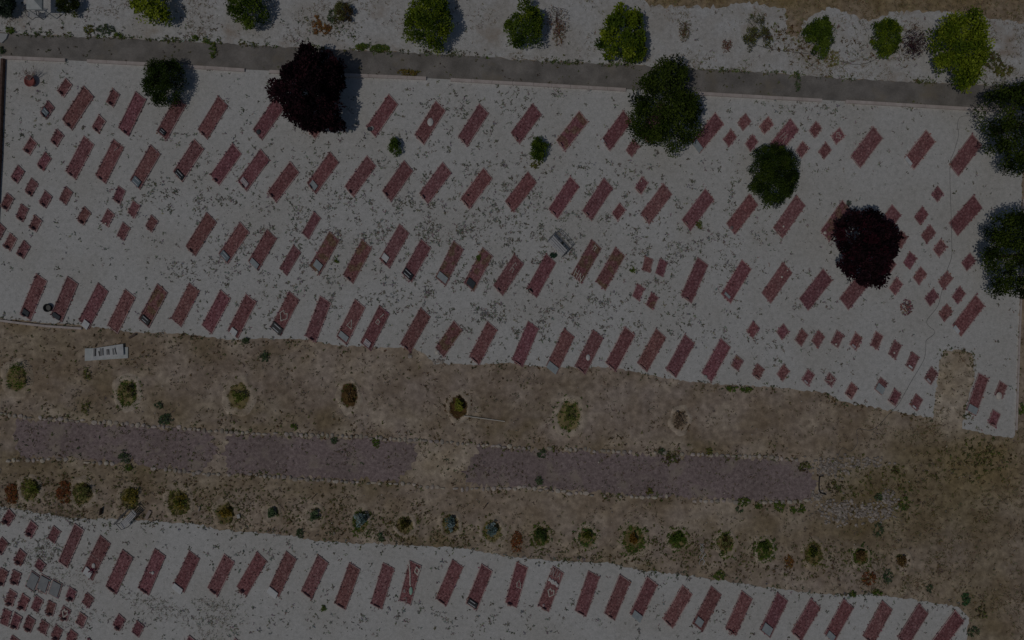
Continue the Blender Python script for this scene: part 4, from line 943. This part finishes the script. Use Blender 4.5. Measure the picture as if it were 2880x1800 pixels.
def t_low(x, y):
    k = 0
    for bx, by, rx, ry, s_ in [(430, 1690, 50, 14, .9), (480, 1720, 70, 22, .7), (600, 1700, 60, 16, .8), (610, 1740, 60, 30, .7), (590, 1785, 60, 26, .6), (120, 1560, 60, 40, .7), (150, 1600, 60, 25, .6), (190, 1740, 60, 40, .5), (360, 1670, 40, 12, .6), (100, 1450, 160, 14, .6), (1030, 1620, 40, 60, .12), (250, 1650, 30, 40, .4)]:
        q = ((x - bx) / rx) ** 2 + ((y - by) / ry) ** 2
        if q < 2.5: k = max(k, s_ * math.exp(-q))
    if k and not clear_of_graves(*W(x, y)[:2]): return 0
    return k
grass_field("dull_grass", "dull olive dead grass patches growing through the lower gravel", 170000, t_low, [(.27, .245, .175), (.34, .315, .25), (.21, .19, .125), (.42, .39, .34)], .13, .13, 6)
# ------------------------------------------------------------------ stone rows and rubble
def stone_row(pts, spacing, label, group, gaps=()):
    rr = random.Random(len(pts) * 3)
    segs = [(a, b, math.hypot(b[0] - a[0], b[1] - a[1])) for a, b in zip(pts, pts[1:])]
    tot = sum(s[2] for s in segs); t = 0; n = 0
    while t < tot:
        q = t
        for a, b, l in segs:
            if q <= l: break
            q -= l
        x = a[0] + (b[0] - a[0]) * q / l; y = a[1] + (b[1] - a[1]) * q / l
        step = spacing * rr.uniform(.75, 1.25)
        t += step
        if rr.random() < .07: continue
        if any(g0 < x < g1 for g0, g1 in gaps) and rr.random() < .75: continue
        mb = MB(); p = W(x, y + rr.gauss(0, 1.6), .02)
        f = rr.uniform(.6, 1.05)
        mb.blob(p, step / P * rr.uniform(.32, .52), rr.uniform(.06, .15), rr.uniform(.03, .10), rng=rr, seg=8, jit=.22, col=(f, f * rr.uniform(.95, 1), f * rr.uniform(.88, 1)))
        tag(mb.build("edging_stone", M['pebble'], None), label, "stone", group); n += 1
    return n
n1 = stone_row(ROW1, 14.5, "pale rounded stone in the upper edging row of the mauve path", "stones edging the upper side of the mauve path", [(200, 260), (1500, 1600), (1780, 1900)])
n2 = stone_row(ROW2, 15.5, "pale rounded stone in the lower edging row of the mauve path", "stones edging the lower side of the mauve path", [(195, 255), (330, 400), (620, 700), (1880, 1940)])
rub = MB(); rr = random.Random(77)
for cx, cy, sx, sy, n in [(2340, 1315, 55, 28, 170), (2440, 1300, 50, 14, 70), (2360, 1440, 48, 28, 230), (2455, 1440, 55, 26, 200), (2500, 1405, 22, 22, 60), (2300, 1395, 18, 18, 40), (1236, 1016, 14, 7, 26), (1150, 1000, 8, 5, 8)]:
    for _ in range(n):
        x = rr.gauss(cx, sx * .55); y = rr.gauss(cy, sy * .55); r_ = rr.uniform(.035, .10)
        f = rr.uniform(.42, .85)
        rub.blob(W(x, y, r_ * .2), r_, r_ * rr.uniform(.7, 1.2), r_ * .7, rng=rr, seg=6, col=(f, f * .98, f * .97))
for _ in range(260):                          # loose stones on the earth
    x = rr.uniform(0, 2850); y = rr.uniform(930, 1690)
    if in_dirt(x, y):
        r_ = rr.uniform(.02, .05); f = rr.uniform(.5, 1.0)
        rub.blob(W(x, y, r_ * .2), r_, r_, r_ * .7, rng=rr, seg=5, col=(f, f, f))
tag(rub.build("rubble", M['pebble']), "pale broken rubble heaped at the right end of the mauve path", "rubble", kind='stuff')

# ------------------------------------------------------------------ benches
def bench(A, B, seat, label, scale=1.0, light=True):
    a = W(*A); b = W(*B); s = Vector((seat[0] / P, -seat[1] / P, 0))
    root = empty("bench", (a + b) / 2 + s * .5, label, "bench")
    ax = b - a
    def at(u, v, z): 
        p = a + ax * u + s * v; return Vector((p.x, p.y, z * scale))
    m = MB()
    for i in range(4):
        v0 = .12 + i * .22
        m.prism([at(0, v0, 0), at(1, v0, 0), at(1, v0 + .17, 0), at(0, v0 + .17, 0)], .40 * scale, .43 * scale)
    m.build("seat", M['grey_wood'], root)
    m = MB()
    for z, k in ((.55, 0), (.68, 0), (.80, 1)):
        m.tube([at(u, -.12 - z * .15, z + (.10 * math.sin(math.pi * u) if k else 0)) for u in (0, .17, .33, .5, .67, .83, 1)], .013, 5)
    for i in range(7):
        u = (i + .5) / 7
        m.tube([at(u - .05, -.2, .45), at(u + .05, -.26, .62), at(u - .05, -.28, .80 + .08 * math.sin(math.pi * u))], .012, 4)
    m.build("backrest", M['iron'], root)
    for u in (0.0, 1.0):
        m = MB()
        m.tube([at(u, 1.0, 0), at(u, .95, .42), at(u, .9, .60), at(u, .0, .64), at(u, -.2, .62)], .020, 5)
        m.tube([at(u, -.1, 0), at(u, 0, .42), at(u, -.25, .84)], .020, 5)
        m.tube([at(u, 1.0, .41), at(u, 0, .41)], .018, 5)
        m.build("side_frame", M['iron'], root)
    return root
bench((1556, 661), (1596, 704), (-17, 20), "iron bench with curved back standing among the graves right of centre")
bench((347, 1466), (384, 1426), (13, 16), "iron bench with scrolled back on the edge of the lower gravel")
bench((90, 40), (120, 40), (2, 16), "small iron bench in front of the white canopy", .85)

# white canopy in the top left
root = empty("canopy", W(90, 0), "white pointed canopy over a light frame at the top left", "canopy")
m = MB()
cx0, cx1, cy0, cy1 = 74, 118, -36, 26
hc = 1.25
q = [W(cx0, cy1), W(cx1, cy1), W(cx1, cy0), W(cx0, cy0)]
k = (H - hc) / H
q = [Vector((p.x * k, p.y * k, hc)) for p in q]
pk = sum(q, Vector()) / 4 + Vector((0, 0, .35))
m.add([*q, pk, *[p - Vector((0, 0, .12)) for p in q]], [(0, 1, 4), (1, 2, 4), (2, 3, 4), (3, 0, 4), (0, 5, 6, 1), (1, 6, 7, 2), (2, 7, 8, 3), (3, 8, 5, 0)])
m.build("roof", M['sheet'], root)
for p in q:
    pm = MB(); p2 = p.lerp(pk, .06); pm.tube([(p2.x, p2.y, 0), (p2.x, p2.y, hc - .06)], .025, 6); pm.build("post", M['sheet'], root)

# white panel with dark marks on the brown strip
root = empty("sign_panel", W(300, 990), "white rectangular panels with dark strokes lying on the brown strip", "panel")
m = MB(); m.prism([W(240, 980), W(240, 1015), W(361, 1007), W(361, 976)], .01, .05); m.build("base_panel", M['sheet'], root)
m = MB()
m.add([W(264, 980, .09), W(257, 1014, .09), W(352, 998, .16), W(350, 967, .16), W(264, 980, .055), W(257, 1014, .055), W(352, 998, .12), W(350, 967, .12)], [(0, 1, 2, 3), (7, 6, 5, 4), (0, 4, 5, 1), (1, 5, 6, 2), (2, 6, 7, 3), (3, 7, 4, 0)])
top = m.build("top_panel", M['marble'], root)
m = MB()
def mk(x0, y0, x1, y1, wd, col, dz=0.0):
    def c2(x, y): return (220 + x / 13.44, 950 + y / 13.44)
    a = c2(x0, y0); b = c2(x1, y1)
    zf = lambda x: .09 + .07 * (x - 260) / 92 + .022 + dz
    A = W(*a); B = W(*b); d = (B - A).normalized(); n = Vector((-d.y, d.x, 0)) * wd / 2
    m.add([A - n + Vector((0, 0, zf(a[0]))), B - n + Vector((0, 0, zf(b[0]))), B + n + Vector((0, 0, zf(b[0]))), A + n + Vector((0, 0, zf(a[0])))], [(0, 1, 2, 3)], col)
GM = (.30, .30, .30); DK = (.07, .065, .06)
mk(650, 410, 645, 700, .08, GM); mk(705, 400, 700, 690, .045, DK, .003)
mk(890, 400, 900, 680, .08, GM); mk(820, 500, 870, 690, .05, DK, .003); mk(980, 390, 988, 665, .045, DK, .003)
mk(1140, 440, 1150, 640, .07, GM); mk(1120, 450, 1215, 440, .03, DK, .003); mk(1205, 440, 1220, 640, .045, DK, .003)
mk(1360, 400, 1400, 640, .08, GM); mk(1440, 370, 1500, 625, .045, DK, .003)
m.build("strokes", M['paint'], top)

# clay pot with bare twigs
root = empty("clay_pot", W(92, 232), "red clay pot with bare dead branches near the upper left corner", "pot")
m = MB(); m.lathe(W(92, 232), [(.17, 0), (.26, .26), (.285, .26), (.285, .30), (.245, .30), (.235, .24), (.001, .235)], 18, 1.15); m.build("pot", M['clay'], root, True)
m = MB(); rr = random.Random(8); cc = W(92, 230, .24)
for _ in range(12):
    a = rr.uniform(.3, 3.0); q_ = rr.uniform(.3, .75)
    t_ = cc + Vector((math.cos(a) * q_, math.sin(a) * q_, rr.uniform(.1, .5)))
    mid = cc.lerp(t_, .5) + Vector((0, 0, .08))
    m.tube([cc, mid, t_], .016, 4, (1.6, 1.5, 1.5), .006)
    for _ in range(3):
        s0 = mid.lerp(t_, rr.random()); m.tube([s0, s0 + Vector((rr.gauss(0, .12), rr.gauss(0, .12), .05))], .008, 3, (1.6, 1.5, 1.5), .004)
m.build("branches", M['twig'], root)

# black basin beside a grave
root = empty("basin", W(138, 866), "black round basin beside the second grave of the fourth row", "basin")
m = MB(); m.lathe(W(138, 866), [(.19, 0), (.235, .14), (.235, .17), (.19, .17), (.17, .05), (.001, .045)], 20, 1.0); m.build("bowl", M['black'], root, True)
m = MB(); m.lathe(W(138, 866, .05), [(.165, 0), (.12, .012), (.001, .015)], 16, 1.0, (.17, .17, .16)); m.build("contents", M['paint'], root)

# hoses
def smooth_line(pts, z=.02):
    pts = [W(x, y, z) for x, y in pts]; out = []
    for i in range(len(pts) - 1):
        p0, p1, p2, p3 = pts[max(i - 1, 0)], pts[i], pts[i + 1], pts[min(i + 2, len(pts) - 1)]
        for k in range(6):
            t = k / 6
            out.append(.5 * ((2 * p1) + (p2 - p0) * t + (2 * p0 - 5 * p1 + 4 * p2 - p3) * t * t + (3 * p1 - p0 - 3 * p2 + p3) * t ** 3))
    out.append(pts[-1]); return out
m = MB(); m.col = (1, 1, 1)
m.tube(smooth_line([(2780, 328), (2735, 326), (2700, 330), (2692, 355), (2695, 380), (2683, 425), (2672, 455), (2671, 510), (2674, 600), (2676, 688), (2675, 724), (2663, 760), (2656, 790), (2648, 820), (2636, 862), (2608, 898), (2609, 915), (2627, 930), (2624, 942), (2605, 957), (2603, 977), (2600, 1004), (2589, 1028), (2562, 1073), (2544, 1105), (2523, 1141), (2496, 1168), (2472, 1195), (2446, 1210), (2410, 1208), (2411, 1245), (2392, 1269), (2368, 1260), (2352, 1290), (2334, 1312)], .03), .008, 5)
tag(m.build("hose", M['iron']), "long thin dark hose winding down across the right graves", "hose")
m = MB(); m.tube(smooth_line([(2130, 128), (2160, 137), (2205, 144), (2273, 152), (2309, 164), (2368, 174), (2398, 181), (2434, 179), (2475, 161)], .03), .014, 5)
tag(m.build("hose", M['iron']), "thin dark hose sagging between shrubs in the top gravel strip", "hose")
m = MB(); m.tube(smooth_line([(2314, 1338), (2304, 1340), (2302, 1356), (2302, 1374), (2306, 1384), (2322, 1390)], .08), .035, 7)
tag(m.build("pipe", M['black']), "thick black bent pipe at the right end of the mauve path", "pipe")
m = MB(); m.tube([W(1305, 1169, .10), W(1420, 1185, .03)], .028, 6, (1, .95, .85))
tag(m.build("stick", M['white_stone']), "long pale stick lying beside the lime green sapling", "stick")
m = MB(); rr = random.Random(3)
for s_ in range(4): m.tube(smooth_line([(1975 + rr.uniform(-9, 9), 1528 + i * 10) for i in range(7)], .04), .010, 4, (.95, .95, .95))
tag(m.build("wire_tangle", M['white_stone']), "tangle of pale wire on the earth between two bushes", "wire")
# small planks and blocks by the lower strip
for x0, y0, x1, y1, wd, h, cl, lb in [(412, 1458, 424, 1436, .18, .08, (.42, .34, .3), "pale wooden plank lying right of the lower bench"), (285, 1447, 288, 1427, .04, .25, (.12, .08, .06), "dark thin stake on the lower gravel edge"), (560, 1437, 563, 1424, .06, .10, (.42, .36, .32), "short pale peg left of the small amber bush"),
                          (668, 1452, 676, 1450, .22, .10, (.62, .6, .56), "small whitish block right of the small amber bush"), (876, 1403, 889, 1390, .035, .2, (.12, .08, .06), "dark leaning stick above the grey-green conifers"), (1360, 1430, 1370, 1416, .035, .2, (.12, .08, .06), "dark leaning stick above the last blue spruce"), (366, 950, 384, 940, .10, .14, (.14, .10, .08), "dark bent pipe stub above the white panel")]:
    m = MB(); m.beam(W(x0, y0), W(x1, y1), wd, .01, h, cl); tag(m.build("plank", M['paint']), lb, "plank")
m = MB(); m.prism([W(-10, 94), W(-10, 116), W(8, 122), (W(20, 110)), W(25, 97)], .008, .09, (.55, .56, .55)); tag(m.build("concrete_slab", M['paint']), "broken white concrete slab at the left end of the road", "slab")
print("litter tufts", cnt, "stones", n1, n2, "graves", sum(map(len, ROWS.values())), sum(map(len, SMALL.values())))
